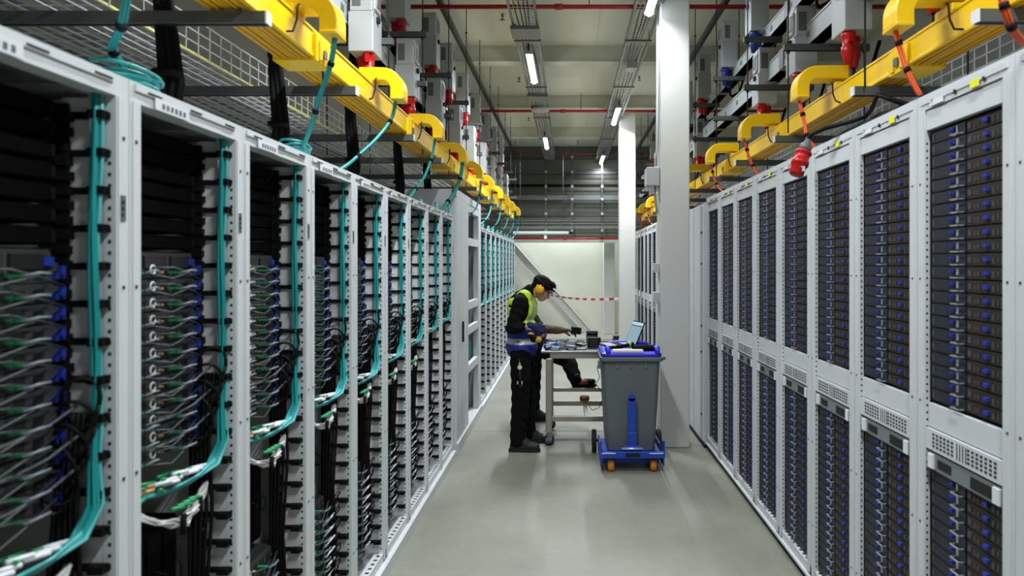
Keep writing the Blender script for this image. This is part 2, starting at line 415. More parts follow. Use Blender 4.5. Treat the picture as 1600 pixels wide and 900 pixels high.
# ================================================================ racks
ZT_L, ZT_R = 2.2, 2.38
def rack(s, W, ztop, right, name='server_rack'):
    """origin: aisle-plane centre on the floor; d = s*x into the rack"""
    t = thing(name, 'x', 'server rack')
    X = lambda d: s*d
    pw = .047 if not right else .058
    hy = W/2 - .0015
    D = .95
    for q, (sy, d0) in enumerate(((-1,0),(1,0),(-1,D-.05),(1,D-.05))):
        b = MB(); ya, yb = sorted((sy*hy, sy*(hy-pw)))
        b.box(X(d0), X(d0+(.018 if right else .028)), ya, yb, .06, ztop-(.055 if right else .05))
        b.box(X(d0-.003), X(d0), ya+.012 if sy<0 else ya+.006, yb-.006 if sy<0 else yb-.012, .08, ztop-.05)
        # flange with square holes facing the opening
        if d0 == 0:
            yi = yb if sy < 0 else ya
            fd = .012 if right else .028
            for i in range(int((ztop-.3)/.026)):
                z = .14+i*.026
                b.box(X(.005 if right else .011), X(.011 if right else .018), yi-.0008, yi+.0008, z+.003, z+.011, 1)
            for z in (.35,.8,1.25,1.7,2.05): b.box(X(-.0045),X(-.002), (ya+yb)/2-.004,(ya+yb)/2+.004, z, z+.008, 1)
        b.build('post', ['whiteR' if right else 'white','hole'], t)
    b = MB()
    if right:
        b.box(X(0), X(.04), -hy, hy, ztop-.055, ztop); b.box(X(.006), X(.03), -hy+pw, hy-pw, ztop-.13, ztop-.06)
        b.box(X(-.004), X(0), -hy+.03, hy-.03, ztop-.035, ztop-.015)
        for q in (-.15,.02,.17): b.box(X(-.006),X(-.003), q, q+.012, ztop-.045, ztop-.03, 1)
    else:
        b.box(X(0), X(.05), -hy, hy, ztop-.05, ztop); b.box(X(-.005), X(0), -hy+.02, hy-.06, ztop-.022, ztop-.004)
        for q in (-.2,.0,.2): b.box(X(-.007),X(-.004), q-.03, q+.03, ztop-.018, ztop-.014, 1)
    b.box(X(.04), X(D), -hy, hy, ztop-.012, ztop)
    b.build('top_frame', ['whiteR' if right else 'white','hole'], t, label=None)
    b = MB(); b.box(X(0), X(.05), -hy, hy, .06, .12); b.box(X(-.03 if not right else -.015), X(0), -hy, hy, .055, .07)
    b.box(X(.05), X(D), -hy, hy, .06, .075)
    for q in range(9): b.box(X(.01),X(.03), -.24+q*.055, -.22+q*.055, .1195, .1205, 1)
    b.build('base_frame', ['whiteR' if right else 'white','hole'], t)
    if not right:
        MB().box(X(-.03), X(-.022), -hy, hy, 0, .056).build('plinth','white',t)
    else:
        b = MB()
        for q in (-.22,.22): b.cyl((X(.04),q,0),(X(.04),q,.06),.022,10)
        b.box(X(.02),X(.03),-hy,hy,.0,.058)
        b.build('levelling_feet','rubber',t)
    for sy in (-1,1):
        b = MB(); y = sy*(hy-.004)
        b.box(X(.05), X(.6), y-.002, y+.002, .12, ztop-.05)
        b.build('side_panel','panel',t)
        b = MB(); b.box(X(.6), X(D-.05), y-.002, y+.002, .12, ztop-.05)
        b.build('rear_side_panel','black',t)
    MB().box(X(D-.06), X(D-.05), -hy+.05, hy-.05, .12, ztop-.05).build('rear_panel','void',t)
    if right:
        z0 = 1.0; hyi = hy-pw+.004
        b = MB(); b.box(X(.012),X(.03),-hyi,hyi,1.165,1.25); b.build('blank_panel','whiteR',t)
        b = MB(); b.box(X(.004),X(.03),-hyi,hyi,1.085,1.16)
        for i in range(16):
            for k in range(4):
                if 6 < i < 10: continue
                y = -.2+i*.025; z = 1.098+k*.014; b.box(X(.003),X(.0045),y,y+.014,z,z+.008,1)
        for i in range(4): b.box(X(.003),X(.0045),-.03+i*.018,-.025+i*.018,1.095,1.15,1)
        b.build('vented_panel',['whiteR','hole'],t)
        b = MB(); b.box(X(.008),X(.03),-hyi,hyi,1.015,1.075,0)
        b.box(X(.006),X(.0085),-.17,-.05,1.025,1.062,1); b.box(X(.006),X(.0085),.07,.16,1.03,1.06,1)
        for q in (-1,1): b.box(X(.0),X(.008),q*.2-.018,q*.2+.018,1.02,1.07,2)
        b.build('switch_panel',[mat('switch_greygreen',(112,122,124),.5),'hole','wlabel'],t)
        b = MB()
        b.box(X(-.006),X(-.0035), .1,.19, ztop-.052,ztop-.034); b.build('name_label','wlabel',t)
        b = MB(); b.box(X(-.006),X(-.0035), -.12,-.07, ztop-.052,ztop-.026); b.build('yellow_sticker','stick',t)
    else:
        b = MB(); b.box(X(-.007),X(-.004),-.2,-.04,ztop-.05,ztop-.02,0)
        for q in range(6): b.box(X(-.008),X(-.0065),-.17+q*.02,-.16+q*.02,ztop-.043,ztop-.03,1)
        b.build('name_label',['wlabel','grey'],t)
        b = MB(); b.box(X(-.005),X(-.003),hy-pw+.012,hy-pw+.03,1.86,1.92,0)
        for q in range(3): b.box(X(-.006),X(-.0045),hy-pw+.014,hy-pw+.02+.002*q,1.87+q*.015,1.878+q*.015,1)
        b.build('code_sticker',['grey','hole'],t)
        b = MB(); b.box(X(.028), X(.125), hy-.046, hy-.042, .12, ztop-.055); b.build('cable_panel','panel',t)
        # black brush strip between servers and liner
        b = MB()
        b.box(X(.106),X(.14),hy-.062,hy-.048,.13,ztop-.07)
        rr = random.Random(3)
        z = .15
        while z < ztop-.1:
            b.box(X(.106-rr.random()*.01),X(.13),hy-.066,hy-.046,z,z+.02); z += .034
        b.build('edge_strip','strap',t)
        z = .18; i = 0
        while z < 2.12:
            b = MB(); b.box(X(.012),X(.115),hy-.056,hy-.046,z,z+.016)
            b.box(X(.015),X(.05),hy-.075,hy-.05,z-.001,z+.018)
            b.build('cable_strap','strap',t); z += .087; i += 1
    return t
# servers
def server_right(s):
    t = thing('compute_server','x','server'); X = lambda d: s*d
    MB().box(X(.006),X(.42),-.222,.222,.001,.042).build('chassis','black',t)
    b = MB(); b.box(X(0),X(.006),.004,.222,.002,.042,0); b.box(X(-.001),X(0),.004,.222,.0015,.005,1)
    for i in range(5): b.box(X(-.001),X(0),.13+i*.016,.137+i*.016,.012,.014,2)
    b.box(X(-.002),X(0),.206,.218,.01,.034,2)
    b.build('far_half_panel',['navy','navy2','brown2'],t)
    b = MB(); b.box(X(.002),X(.006),-.222,-.004,.002,.042,0)
    for (y,w_,z,h_) in ((-.03,.02,.012,.02),(-.055,.008,.01,.016),(-.075,.01,.012,.014),(-.16,.012,.008,.02),(-.185,.008,.012,.018),(-.21,.014,.006,.03)):
        b.box(X(0),X(.002),y,y+w_,z,z+h_,1)
    b.build('near_half_panel',['brown','brown2'],t)
    b = MB(); b.box(X(-.009),X(0),.068,.088,.021,.032); b.box(X(-.013),X(-.008),.072,.082,.024,.029)
    b.build('far_latch','blue',t)
    b = MB(); b.box(X(-.009),X(.002),-.133,-.112,.017,.029); b.build('near_latch','blue',t)
    b = MB(); b.box(X(-.02),X(-.016),.012,.066,.003,.007); b.box(X(-.02),X(0),.012,.015,.003,.007); b.box(X(-.02),X(0),.063,.066,.003,.007)
    b.box(X(-.004),X(0),.045,.053,.014,.036)
    b.build('handle','silver',t)
    return t
def server_left(s):
    t = thing('storage_server','x','server'); X = lambda d: s*d
    b = MB(); b.box(X(.0),X(.42),-.222,.205,.001,.043,0)
    for i in range(7):
        y = -.2+i*.055
        b.box(X(-.002),X(0),y,y+.03,.006,.03,1); b.box(X(-.003),X(0),y+.034,y+.046,.008,.014,2)
    b.build('chassis',['dark','hole','brown2'],t)
    b = MB(); b.box(X(-.012),X(.01),.186,.214,.006,.02); b.box(X(-.02),X(-.01),.19,.204,.016,.036); b.build('latch','blue',t)
    b = MB()
    for y in (-.14,.045): MB().box(X(-.04),X(-.003),y,y+.009,.013,.019).build('fibre_connector','green',t)
    MB().box(X(-.014),X(-.003),-.0,.008,.014,.02).build('tan_connector','tan',t)
    MB().tube([(X(-.05),.036,.016),(X(-.065),.06,.022),(X(-.06),.1,.02)],.0028,6).build('label_sleeve','sleeve',t)
    MB().tube([(X(-.045),-.134,.016),(X(-.06),-.11,.024),(X(-.055),-.085,.02)],.0028,6).build('label_sleeve','sleeve',t)
    b = MB(); b.tube([(X(-.05),-.13,.016),(X(-.07),-.05,.0),(X(-.05),.06,.012),(X(-.03),.16,.03)],.002,5)
    b.tube([(X(-.003),-.06,.03),(X(-.05),.0,.03),(X(-.045),.1,.01),(X(-.02),.2,-.01)],.002,5)
    b.build('patch_cable','pcab',t)
    b = MB(); n = 12
    b.tube([(X(-.014)-s*0, -.045+.012*math.cos(2*PI*k/n), .024+.012*math.sin(2*PI*k/n)) for k in range(n+1)],.0028,5)
    b.build('white_loop','wcable',t)
    b = MB(); b.box(X(-.004),X(0),-.165,-.159,.032,.037); b.build('status_light','led',t)
    return t

LX, RX = -1.05, 1.31
LW, RW = .6, .592
L0, R0 = 1.113, 1.518
prL = snapshot(rack(-1, LW, ZT_L, False)); prR = snapshot(rack(1, RW, ZT_R, True))
svR = snapshot(server_right(1)); svL = snapshot(server_left(-1))
first = {}
def place(sn, key, loc, label, group=None):
    if key not in first: first[key] = 1; o = sn[0]
    else: o = copy_snap(sn)
    o.location = loc; o['label'] = label
    if group: o['group'] = group
    return o
racksL = [L0+LW*(j+.5) for j in range(9)]
racksL2 = [8.5+.6*(j+.5) for j in range(9)]
racksR = [R0+RW*(j+.5) for j in range(9)]
racksR2 = [8.35+.6*(j+.5) for j in range(10)]
for j, y in enumerate(racksL):
    place(prL,'rl',(LX,y,0),'open white server rack with teal cables, %s in the near left row' % ORD[j],'white racks along the left of the aisle')
for j, y in enumerate(racksL2):
    place(prL,'rl',(LX,y,0),'open white server rack beyond the tall left cabinet, %s of that far group' % ORD[j],'white racks along the left of the aisle')
for j, y in enumerate(racksR):
    place(prR,'rr',(RX,y,0),'white server rack packed with dark servers, %s in the near right row' % ORD[j],'white racks along the right of the aisle')
for j, y in enumerate(racksR2):
    place(prR,'rr',(RX,y,0),'white server rack in the far right group behind the pillar, %s of that group' % ORD[j],'white racks along the right of the aisle')
# right servers: 1U each
U = .0445
zsR = [1.262+U*i for i in range(22)]; zsR = [z for z in zsR if z+U < ZT_R-.125]
zsRl = [.125+U*i for i in range(20)]
count = 0; rest = []
for j, y in enumerate(racksR):
    if j == 0: continue
    for bay, zs in (('upper', zsR), ('lower', zsRl)):
        for z in zs:
            if count < 299:
                place(svR,'sr',(RX+.02,y,z),'slim dark server with blue latches, %s bay of the %s right rack' % (bay, ORD[j]),
                      'servers in the %s bay of the %s right-hand rack' % (bay, ORD[j])); count += 1
            else: rest.append((y,z))
for y in racksR2:
    for z in zsR+zsRl: rest.append((y,z))
b = MB()
for (y,z) in rest:
    b.box(RX+.042,RX+.3,y-.222,y+.222,z+.001,z+.042,4)
    b.box(RX+.036,RX+.042,y+.004,y+.222,z+.002,z+.042,0); b.box(RX+.038,RX+.042,y-.222,y-.004,z+.002,z+.042,1)
    b.box(RX+.024,RX+.036,y+.066,y+.09,z+.018,z+.034,2); b.box(RX+.024,RX+.038,y-.135,y-.108,z+.014,z+.032,2)
    b.box(RX+.016,RX+.02,y+.012,y+.066,z+.003,z+.007,3)
tag(b.build('compute_servers',['navy','brown','blue','silver','black']),'dark slim servers packed in the farther racks of the right row','server',kind='stuff')
# left servers
zU = [1.21+U*i*1.04 for i in range(12)]; zLw = [.15+U*i*1.04 for i in range(11)]
restL = []; cl = 0
for j, y in enumerate(racksL):
    for bay, zs in (('upper', zU), ('lower', zLw)):
        for z in zs:
            place(svL,'sl',(LX-.115,y+.018,z),'grey server with green plugs, %s stack of the %s left rack' % (bay, ORD[j]),
                  'servers in the %s stack of the %s left-hand rack' % (bay, ORD[j]))
for y in racksL2:
    for z in zU+zLw: restL.append((y,z))
b = MB()
for (y,z) in restL:
    b.box(LX-.125,LX-.5,y-.24,y+.19,z+.001,z+.043,0); b.box(LX-.113,LX-.135,y+.166,y+.194,z+.006,z+.02,1)
    b.box(LX-.075,LX-.122,y-.0,y+.012,z+.012,z+.02,2)
tag(b.build('storage_servers',['dark','blue','green']),'grey slim servers in the racks beyond the tall left cabinet','server',kind='stuff')
# patch chassis just above server stack and black blanking panels above
def chassis_unit():
    t = thing('switch_chassis','x','network switch')
    MB().box(0,-.4,-.222,.205,0,.06).build('body','black',t)
    b = MB(); b.box(.004,0,-.21,.19,.004,.056,0)
    for q in range(3): b.box(.012,.004,-.19+q*.13,-.09+q*.13,.014,.046,1)
    for q in range(4): b.box(.007,.004,-.2+q*.128,-.194+q*.128,.006,.05,2)
    b.build('front_panel',['dark','hole','brown2'],t)
    MB().box(.016,.0,.16,.19,.02,.04).build('latch','blue',t)
    return t
cu = snapshot(chassis_unit())
def blank():
    t = thing('blanking_panel','x','blanking panel')
    b = MB(); b.box(0,-.3,-.222,.205,.002,.042,0); b.box(.004,0,-.21,.195,.006,.038,0); b.box(.006,.004,-.205,-.19,.012,.03,1)
    b.build('panel',['void','void'],t)
    b = MB()
    for q in (-.215,.19): b.box(.01,0,q,q+.012,.008,.036)
    b.build('ear','strap',t)
    return t
bl = snapshot(blank())
for j, y in enumerate(racksL):
    place(cu,'cu',(LX-.115,y,1.735),'dark two-slot switch above the servers in the %s left rack' % ORD[j],'switches above the server stacks')
    for i in range(7):
        place(bl,'bl',(LX-.115,y-.0,1.80+i*.048),'black blanking panel at the top of the %s left rack' % ORD[j],'black panels at the top of the %s left rack' % ORD[j])
# dark cavity equipment between server stacks: black power unit box
def power_unit():
    t = thing('power_shelf','x','power shelf')
    b = MB(); b.box(0,-.4,-.222,.2,0,.3)
    for q in range(5): b.box(.01,0,-.21+q*.082,-.145+q*.082,.02,.28)
    b.build('body','void',t)
    b = MB()
    for q in range(5): b.tube([(.01,-.18+q*.08,.12),(.045,-.175+q*.08,.13),(.045,-.175+q*.08,.17),(.01,-.18+q*.08,.18)],.003,5)
    b.build('handle','black',t)
    return t
pu = snapshot(power_unit())
for j, y in enumerate(racksL):
    place(pu,'pu',(LX-.15,y-.02,.7),'black power shelf between the server stacks of the %s left rack' % ORD[j],'black power shelves in the left racks')

# cable bundles -------------------------------------------------
def teal_bundle():
    t = thing('fibre_cable_bundle','x','cable bundle'); rr = random.Random(11)
    sets = {0: MB(), 1: MB()}
    hy = LW/2
    for i in range(11):
        a = i*2.4; r = .010*math.sqrt((i+.5)/11)
        ox, oy = r*math.cos(a), r*math.sin(a)
        w1 = .004*math.sin(i)
        pts = []
        for k in range(10):
            z = 2.17-k*.088
            pts.append((-.034+ox+w1*math.sin(k*.8), hy-.07+oy+.006*math.sin(k*.9+1), z))
        e = i/10.0
        pts += [(-.034+ox*1.3, hy-.07+oy*1.2-.004, 1.30), (-.03+ox*1.8, hy-.076+oy*1.6, 1.22-.01*e),
                (-.034+ox*2, hy-.11-.02*e, 1.165-.018*e), (-.045-.02*e, hy-.19-.02*e, 1.135-.02*e), (-.065-.03*e, hy-.3, 1.125-.016*e+.004*rr.random()), (-.09-.04*e, hy-.40, 1.125+.012*rr.random())]
        sets[0 if i % 4 else 1].tube(pts, .0044, 6)
    sets[0].build('teal_strands','teal',t); sets[1].build('pale_strands','teal2',t)
    b = MB()
    for i in range(13):
        y = hy-.16-.024*i; z = 1.142+.02*rr.random(); x = -.06-.05*rr.random()
        b.tube([(x,y,z),(x-.02+.04*rr.random(),y-.05,z+.012*rr.random())],.0055,6)
    b.build('green_connectors','green',t)
    b = MB()
    for i in range(7):
        y = hy-.14-.032*i; z = 1.15+.012*rr.random(); x = -.035-.02*rr.random()
        b.tube([(x,y,z),(x-.02,y-.05,z+.003)],.006,6)
    b.build('white_sleeves','wlabel',t)
    b = MB()
    for i in range(6):
        y = hy-.33-.02*i; z = 1.15+.015*rr.random(); x = -.06-.03*rr.random()
        b.tube([(x,y,z),(x-.005,y-.03,z+.003)],.0048,6)
    b.build('tan_boots','tan',t)
    b = MB(); b.tube([(-.047+.003*math.sin(k), hy-.066-.002*math.cos(k*1.7), 2.15-k*.095) for k in range(10)],.0042,6)
    b.build('white_strand','wcable',t)
    return t
tb = snapshot(teal_bundle())
for j, y in enumerate(racksL):
    o = place(tb,'tb',(LX,y,0 if j < 5 else .03*(j-4)),'bundle of teal fibre cables running down inside the %s near left rack' % ORD[j],'teal fibre bundles in the left racks')
for j, y in enumerate(racksL2):
    place(tb,'tb',(LX,y,.1),'bundle of teal fibre cables in the %s rack of the far left group' % ORD[j],'teal fibre bundles in the left racks')
def black_coil():
    t = thing('power_cable_coil','x','cable'); rr = random.Random(5); hy = LW/2; b = MB()
    for c in range(4):
        cz = 1.44-.05*c; cy = hy-.085-.012*c; r = .035+.012*rr.random(); n = 22
        b.tube([(-.055-.04*0+ -.008*c + .045*math.cos(2*PI*k/n)*.9, cy+.012*math.sin(2*PI*k/n*2+c), cz+r*1.4*math.sin(2*PI*k/n)) for k in range(n+1)],.0045,6)
    b.build('coil','black',t)
    b = MB()
    for c in range(5):
        x = -.06-.012*c
        b.tube([(x,hy-.07,1.42),(x-.005,hy-.09,1.2),(x,hy-.08-.01*c,1.0),(x-.01,hy-.1,.7),(x,hy-.09,.42),(x-.01,hy-.12,.2)],.006,6)
    b.build('drop_cables','black',t)
    b = MB()
    for c in range(3):
        z = 1.44-.07*c
        b.tube([(-.06,hy-.09,z),(-.07,hy-.17,z-.03),(-.08,hy-.27,z-.045),(-.1,hy-.36,z-.05)],.0032,6)
    b.build('side_runs','grey',t)
    return t
bc = snapshot(black_coil())
for j, y in enumerate(racksL):
    place(bc,'bc',(LX,y,0),'looped black power cables strapped inside the %s near left rack' % ORD[j],'black cable loops in the left racks')
for j, y in enumerate(racksL2):
    place(bc,'bc',(LX,y,0),'looped black power cables inside the %s rack of the far left group' % ORD[j],'black cable loops in the left racks')
def white_coil():
    t = thing('white_cable_coil','x','cable'); rr = random.Random(9); hy = LW/2; b = MB()
    for c in range(12):
        j = lambda a: rr.uniform(-a, a)
        b.tube([(-.06+j(.012),hy-.12+j(.02),1.09+j(.008)),(-.05+j(.01),hy-.16,1.075+j(.01)),(-.045+j(.012),hy-.21,1.05+j(.018)),(-.05+j(.012),hy-.26,1.03+j(.02)),(-.06+j(.01),hy-.31,1.035+j(.012)),(-.075+j(.01),hy-.36,1.06+j(.01)),(-.11,hy-.4+j(.02),1.09)],.0042,6)
    b.build('strands','wcable',t)
    for c in range(2): MB().tube([(-.035,hy-.2-c*.09,1.075-.02*c),(-.034,hy-.205-c*.09,1.02-.02*c)],.008,6).build('tie','strap',t)
    b = MB()
    for c in range(4): b.tube([(-.035,hy-.2-c*.03,1.075),(-.05,hy-.24-c*.03,1.08)],.006,6)
    b.build('green_ends','green',t)
    return t
wc = snapshot(white_coil())
for j, y in enumerate(racksL[:7]):
    place(wc,'wc',(LX,y,0),'sagging bundle of white cables below the teal fibres in the %s left rack' % ORD[j],'white cable bundles in the left racks')
def loose_loops():
    t = thing('patch_cable_loops','x','cable'); rr = random.Random(21); hy = LW/2; b = MB()
    for c in range(7):
        z = .25+.065*c; r = .04+.02*rr.random(); n = 16; cy = hy-.11-.02*rr.random()
        b.tube([(-.05-.01*rr.random()+.02*math.sin(2*PI*k/n), cy+r*math.cos(2*PI*k/n)*.8, z+r*math.sin(2*PI*k/n)) for k in range(n+1)],.0035,5)
    b.build('loops','black',t)
    b = MB()
    for c in range(8):
        z = .2+.052*c; b.tube([(-.07,hy-.17-.01*c,z),(-.05,hy-.14,z+.025)],.005,5)
    b.build('plug_tags','wlabel',t)
    return t
ll = snapshot(loose_loops())
for j, y in enumerate(racksL[3:]):
    place(ll,'ll',(LX,y,0),'loose black patch cable loops low in the %s left rack' % ORD[j+3],'black patch loops low in the left racks')

# tall cabinets -------------------------------------------------
t = thing('network_cabinet','tall white cabinet with an open ladder front standing in the left row','cabinet',(LX,6.62,0))
MB().box(0,-.95,0,.02,.02,2.45).build('side_panel','white',t,bevel=.004)
MB().box(0,-.95,1.82,1.84,.02,2.45).build('side_panel','white',t,bevel=.004)
b = MB(); b.box(.0,-.95,.02,1.82,2.43,2.45); b.box(.012,-.03,0,1.84,2.38,2.45); b.build('top_panel','white',t)
b = MB(); b.box(.03,0,0,1.84,0,.1); b.box(0,-.95,.02,1.82,.03,.1); b.build('base','white',t)
MB().box(.012,-.05,.02,.72,.1,2.38).build('solid_door','white',t,bevel=.006)
MB().box(.03,.012,.36,.375,1.0,1.2).build('door_handle','black',t)
b = MB(); b.box(.012,-.05,.74,.80,.1,2.38); b.box(.012,-.05,1.62,1.84,.1,2.38); b.build('post','white',t,bevel=.004)
for z in (.62,1.02,1.28,1.95,2.3):
    MB().box(.008,-.04,.8,1.62,z,z+.08).build('cross_member','white',t)
MB().box(-.5,-.51,.72,1.82,.1,2.38).build('rear_panel','void',t)
b = MB()
for i in range(26): b.tube([(-.08-.01*(i%4),.95+.02*i,.5+.012*(i%7)),(-.06,1.0+.02*i,.75),(-.07,.98+.021*i,.95)],.005,5)
b.build('teal_patch_cables','teal',t)
t = thing('end_cabinet','tall plain white cabinet at the far end of the near right row','cabinet',(RX-.01,R0+RW*9+.01,0))
MB().box(0,.9,0,1.36,.03,2.34).build('body','whiteR',t,bevel=.006)
MB().box(-.02,0,.02,.5,.06,2.32).build('door','whiteR',t,bevel=.004)
MB().box(-.02,0,.53,1.33,.06,2.32).build('door','whiteR',t,bevel=.004)
b = MB()
for z in (.3,.9,1.15,1.75,2.05): b.box(-.024,-.02,.05,.07,z,z+.02); b.box(-.024,-.02,.08,.1,z,z+.02)
b.build('door_fixings','hole',t)
MB().box(-.01,.9,0,1.36,0,.03).build('plinth','rubber',t)

# ================================================================ yellow ducts
def duct(xa, xb, zb, zt, hooks, s, lab):
    """xa = aisle side x, xb = far side; s=-1 left row"""
    t = thing('fibre_duct', lab, 'cable duct', (0,0,0))
    y0, y1 = .4, 14.6
    b = MB(); b.box(xa,xb,y0,y1,zb,zt-.006); b.box(xa-s*.004,xb+s*.004,y0,y1,zb-.004,zb+.012)
    b.build('trough','yellow',t,bevel=.003)
    b = MB(); wd = abs(xb-xa)
    for k in (.12,.3,.7,.88):
        x = xa+(xb-xa)*k; b.box(x-.006,x+.006,y0,y1,zb-.012,zb-.003)
    b.box(xa+(xb-xa)*.42,xa+(xb-xa)*.58,y0,y1,zb-.008,zb-.003)
    b.build('bottom_rib','yellowd',t)
    b = MB(); b.box(xa-s*.005,xb+s*.005,y0,y1,zt-.012,zt); b.build('cover','yellow',t,bevel=.003)
    for y in (1.75,3.2,5.0,6.8,8.6,10.4,12.2):
        b = MB(); b.box(xa-s*.016,xb+s*.016,y-.09,y+.09,zb-.02,zt-.02); b.box(xa-s*.024,xa-s*.014,y-.06,y-.03,zb-.01,zt-.04); b.box(xa-s*.024,xa-s*.014,y+.03,y+.06,zb-.01,zt-.04)
        b.build('coupler','yellow',t,bevel=.004)
        b = MB(); b.box(xa-s*.028,xa-s*.022,y-.02,y+.02,zb+.01,zb+.045); b.build('clip','box2',t)
    for y in hooks:
        # spill-over hood: arch from duct top over to the aisle
        xs = xa+s*.07; path = []
        cx, cz, rr = xa-s*(.055 if s<0 else .095), zt-(.035 if s<0 else 0), .085
        path.append((xa+s*.075, cz+.085)); path.append((xa-s*.03, cz+.085))
        for k in range(1,8):
            a = PI/2-k*(PI/2)/7
            path.append((cx-s*rr*math.cos(a), cz+rr*math.sin(a)))
        path.append((cx-s*rr, cz-.05))
        if s > 0: pass
        b = MB(); b.sweep(path, None, .074, y-.06, y+.06); b.box(cx-s*(rr-.036), cx-s*(rr+.036), y-.066,y+.066, cz-.06,cz-.042)
        b.box(xa+s*.08,xa-s*.004,y-.066,y+.066,zt-.004,zt+.03)
        b.build('spill_over_hood','yellow',t,bevel=.006)
        b = MB(); b.tube([(xa-s*.03,y-.075,zt+.02),(xa-s*.03,y-.09,zt+.01),(xa-s*.03,y-.10,zt-.05),(xa-s*.018,y-.11,zb+.02),(xa-s*.018,y-.17,zb)],.0045,6)
        b.build('support_clip','black',t)
    return t
hkL = [1.75,2.95,4.1,5.35,6.6,7.8,9.0,10.2,11.4,12.6,13.8]
hkR = [1.55,2.7,3.85,5.07,6.3,7.6,8.8,10.0,11.2,12.4,13.6]
duct(-1.11,-1.27,2.66,2.78,hkL,-1,'long yellow fibre duct with arched hoods above the left rack row')
duct(1.48,1.62,2.63,2.74,[h*1.05 for h in hkR],1,'long yellow fibre duct with arched hoods above the right rack row')
# cross struts
def strut(x0, x1, y, z, lab, grp, side):
    t = thing('cross_strut', lab, 'strut', (0,y,z), grp)
    b = MB(); b.box(x0,x1,-.021,.021,-.021,.021,0); b.box(x0,x1,-.007,.007,-.024,-.020,1)
    b.build('channel',['strut','hole'],t)
    xe = x1 if side < 0 else x0
    MB().box(xe-.003,xe+.003,-.022,.022,-.022,.022).build('end_cap','wlabel',t)
yL = [1.4,2.52,3.58,4.91,5.98,7.1,8.25,9.4,10.6,11.8,13.0]
yR = [1.3,2.42,3.47,4.8,5.92,7.05,8.2,9.4,10.6,11.8,13.0]
for i, y in enumerate(yL): strut(-2.7,-1.055,y,2.62,'grey cross strut under the left yellow duct, %s' % (ORD+['eleventh nearest'])[i],'struts under the left yellow duct',-1)
for i, y in enumerate(yR): strut(1.37,2.9,y,2.592,'grey cross strut under the right yellow duct, %s' % (ORD+['eleventh nearest'])[i],'struts under the right yellow duct',1)
# upper gantries: strut levels A (z 3.15) and B (z 3.53) with rods, busbars, tap boxes
gy = [2.1,3.3,4.5,5.55,6.75,7.9,9.1,10.3,11.5,12.7,13.9,15.1]
for s, xi, xo1, xo2, xr, nm in ((-1,-1.1,-1.9,-1.75,-1.13,'left'),(1,1.38,1.93,1.68,1.4,'right')):
    for i, y in enumerate(gy):
        yy = y if s < 0 else y+.12
        a, c = sorted((xi,xo1)); 
        t = thing('hanging_bracket','grey two-level strut bracket on threaded rods above the %s rack row' % nm,'bracket',(0,yy,0),'strut brackets above the %s row' % nm)
        for z, xo in ((3.15,xo1),(3.53,xo2)):
            a, c = sorted((xi,xo)); b = MB(); b.box(a,c,-.02,.02,z-.02,z+.02,0); b.box(a,c,-.007,.007,z-.023,z-.019,1)
            b.build('cross_bar',['strut','hole'],t)
        for x in (xi+s*.03, xo1-s*.03):
            b = MB(); b.cyl((x,0,2.6),(x,0,4.6),.005,6)
            for z in (3.12,3.18,3.5,3.56,4.3): b.cyl((x,0,z-.008),(x,0,z+.008),.012,6)
            b.build('threaded_rod','wired',t)
def busbar(xc, z, h, lab):
    t = thing('busbar', lab, 'busbar')
    b = MB(); b.box(xc-.045,xc+.045,1.0,16,z-h/2,z+h/2,0); b.box(xc-.05,xc+.05,1.0,16,z+h/2-.012,z+h/2,0); b.box(xc-.05,xc+.05,1.0,16,z-h/2,z-h/2+.012,0)
    b.build('housing',['box'],t)
    for k in range(6):
        y = 2.9+2.4*k; MB().box(xc-.056,xc+.056,y-.05,y+.05,z-h/2-.004,z+h/2+.004).build('joint','galv',t)
    for k in range(28): MB().box(xc-.047,xc+.047,1.2+.5*k,1.26+.5*k,z-.02,z+.02).build('tap_window','box2',t)
busbar(-1.38,3.27,.14,'pale grey busbar trunking along the lower brackets above the left row')
busbar(1.62,3.27,.14,'pale grey busbar trunking along the lower brackets above the right row')
busbar(-1.5,3.64,.11,'pale grey busbar trunking along the upper brackets above the left row')
busbar(1.66,3.64,.11,'pale grey busbar trunking along the upper brackets above the right row')
def tapbox(s, plug='red', h=.44):
    t = thing('tap_off_box','x','electrical box'); X = lambda d: s*d
    b = MB(); b.box(-.075,.075,-.1,.1,0,h*.55); b.build('lower_housing','box',t,bevel=.005)
    b = MB(); b.box(-.065,.068,-.1,.1,h*.55,h); b.box(X(-.078),X(-.06),-.06,.07,h*.6,h*.92); b.build('upper_housing',['box'],t,bevel=.005)
    b = MB(); b.box(X(-.082),X(-.078),-.04,.05,h*.66,h*.88); b.build('breaker_window','box2',t)
    MB().box(-.05,.0,-.103,-.1,h*.62,h*.9).build('side_window','box2',t)
    b = MB(); b.box(X(-.09),X(-.074),-.03,.01,h*.45,h*.52); b.build('breaker_toggle','hole',t)
    for k, y in enumerate((-.045,.05)):
        b = MB(); z0 = -.0; tilt = X(-.02)
        b.lathe((X(.03) if k else X(-.035),y,z0),[(.036,0),(.04,-.02),(.034,-.03),(.031,-.075),(.038,-.08),(.038,-.11),(.030,-.13),(.024,-.17)],14)
        b.box((X(.03) if k else X(-.035))-.012,(X(.03) if k else X(-.035))+.012,y-.046,y-.03,-.06,-.005)
        b.build('socket_plug',plug,t)
    b = MB(); b.tube([(X(-.07),-.09,h*.5),(X(-.1),-.12,h*.55),(X(-.11),-.14,h*.75),(X(-.08),-.13,h*.95),(X(-.05),-.1,h)],.003,6)
    b.build('seal_wire','wcable',t)
    b = MB(); b.tube([(X(.03),.05,-.16),(X(.035),.05,-.24),(X(.06),.07,-.25),(X(.14),.1,-.2),(X(.2),.1,0)],.011,8)
    b.build('power_cord','black',t)
    return t
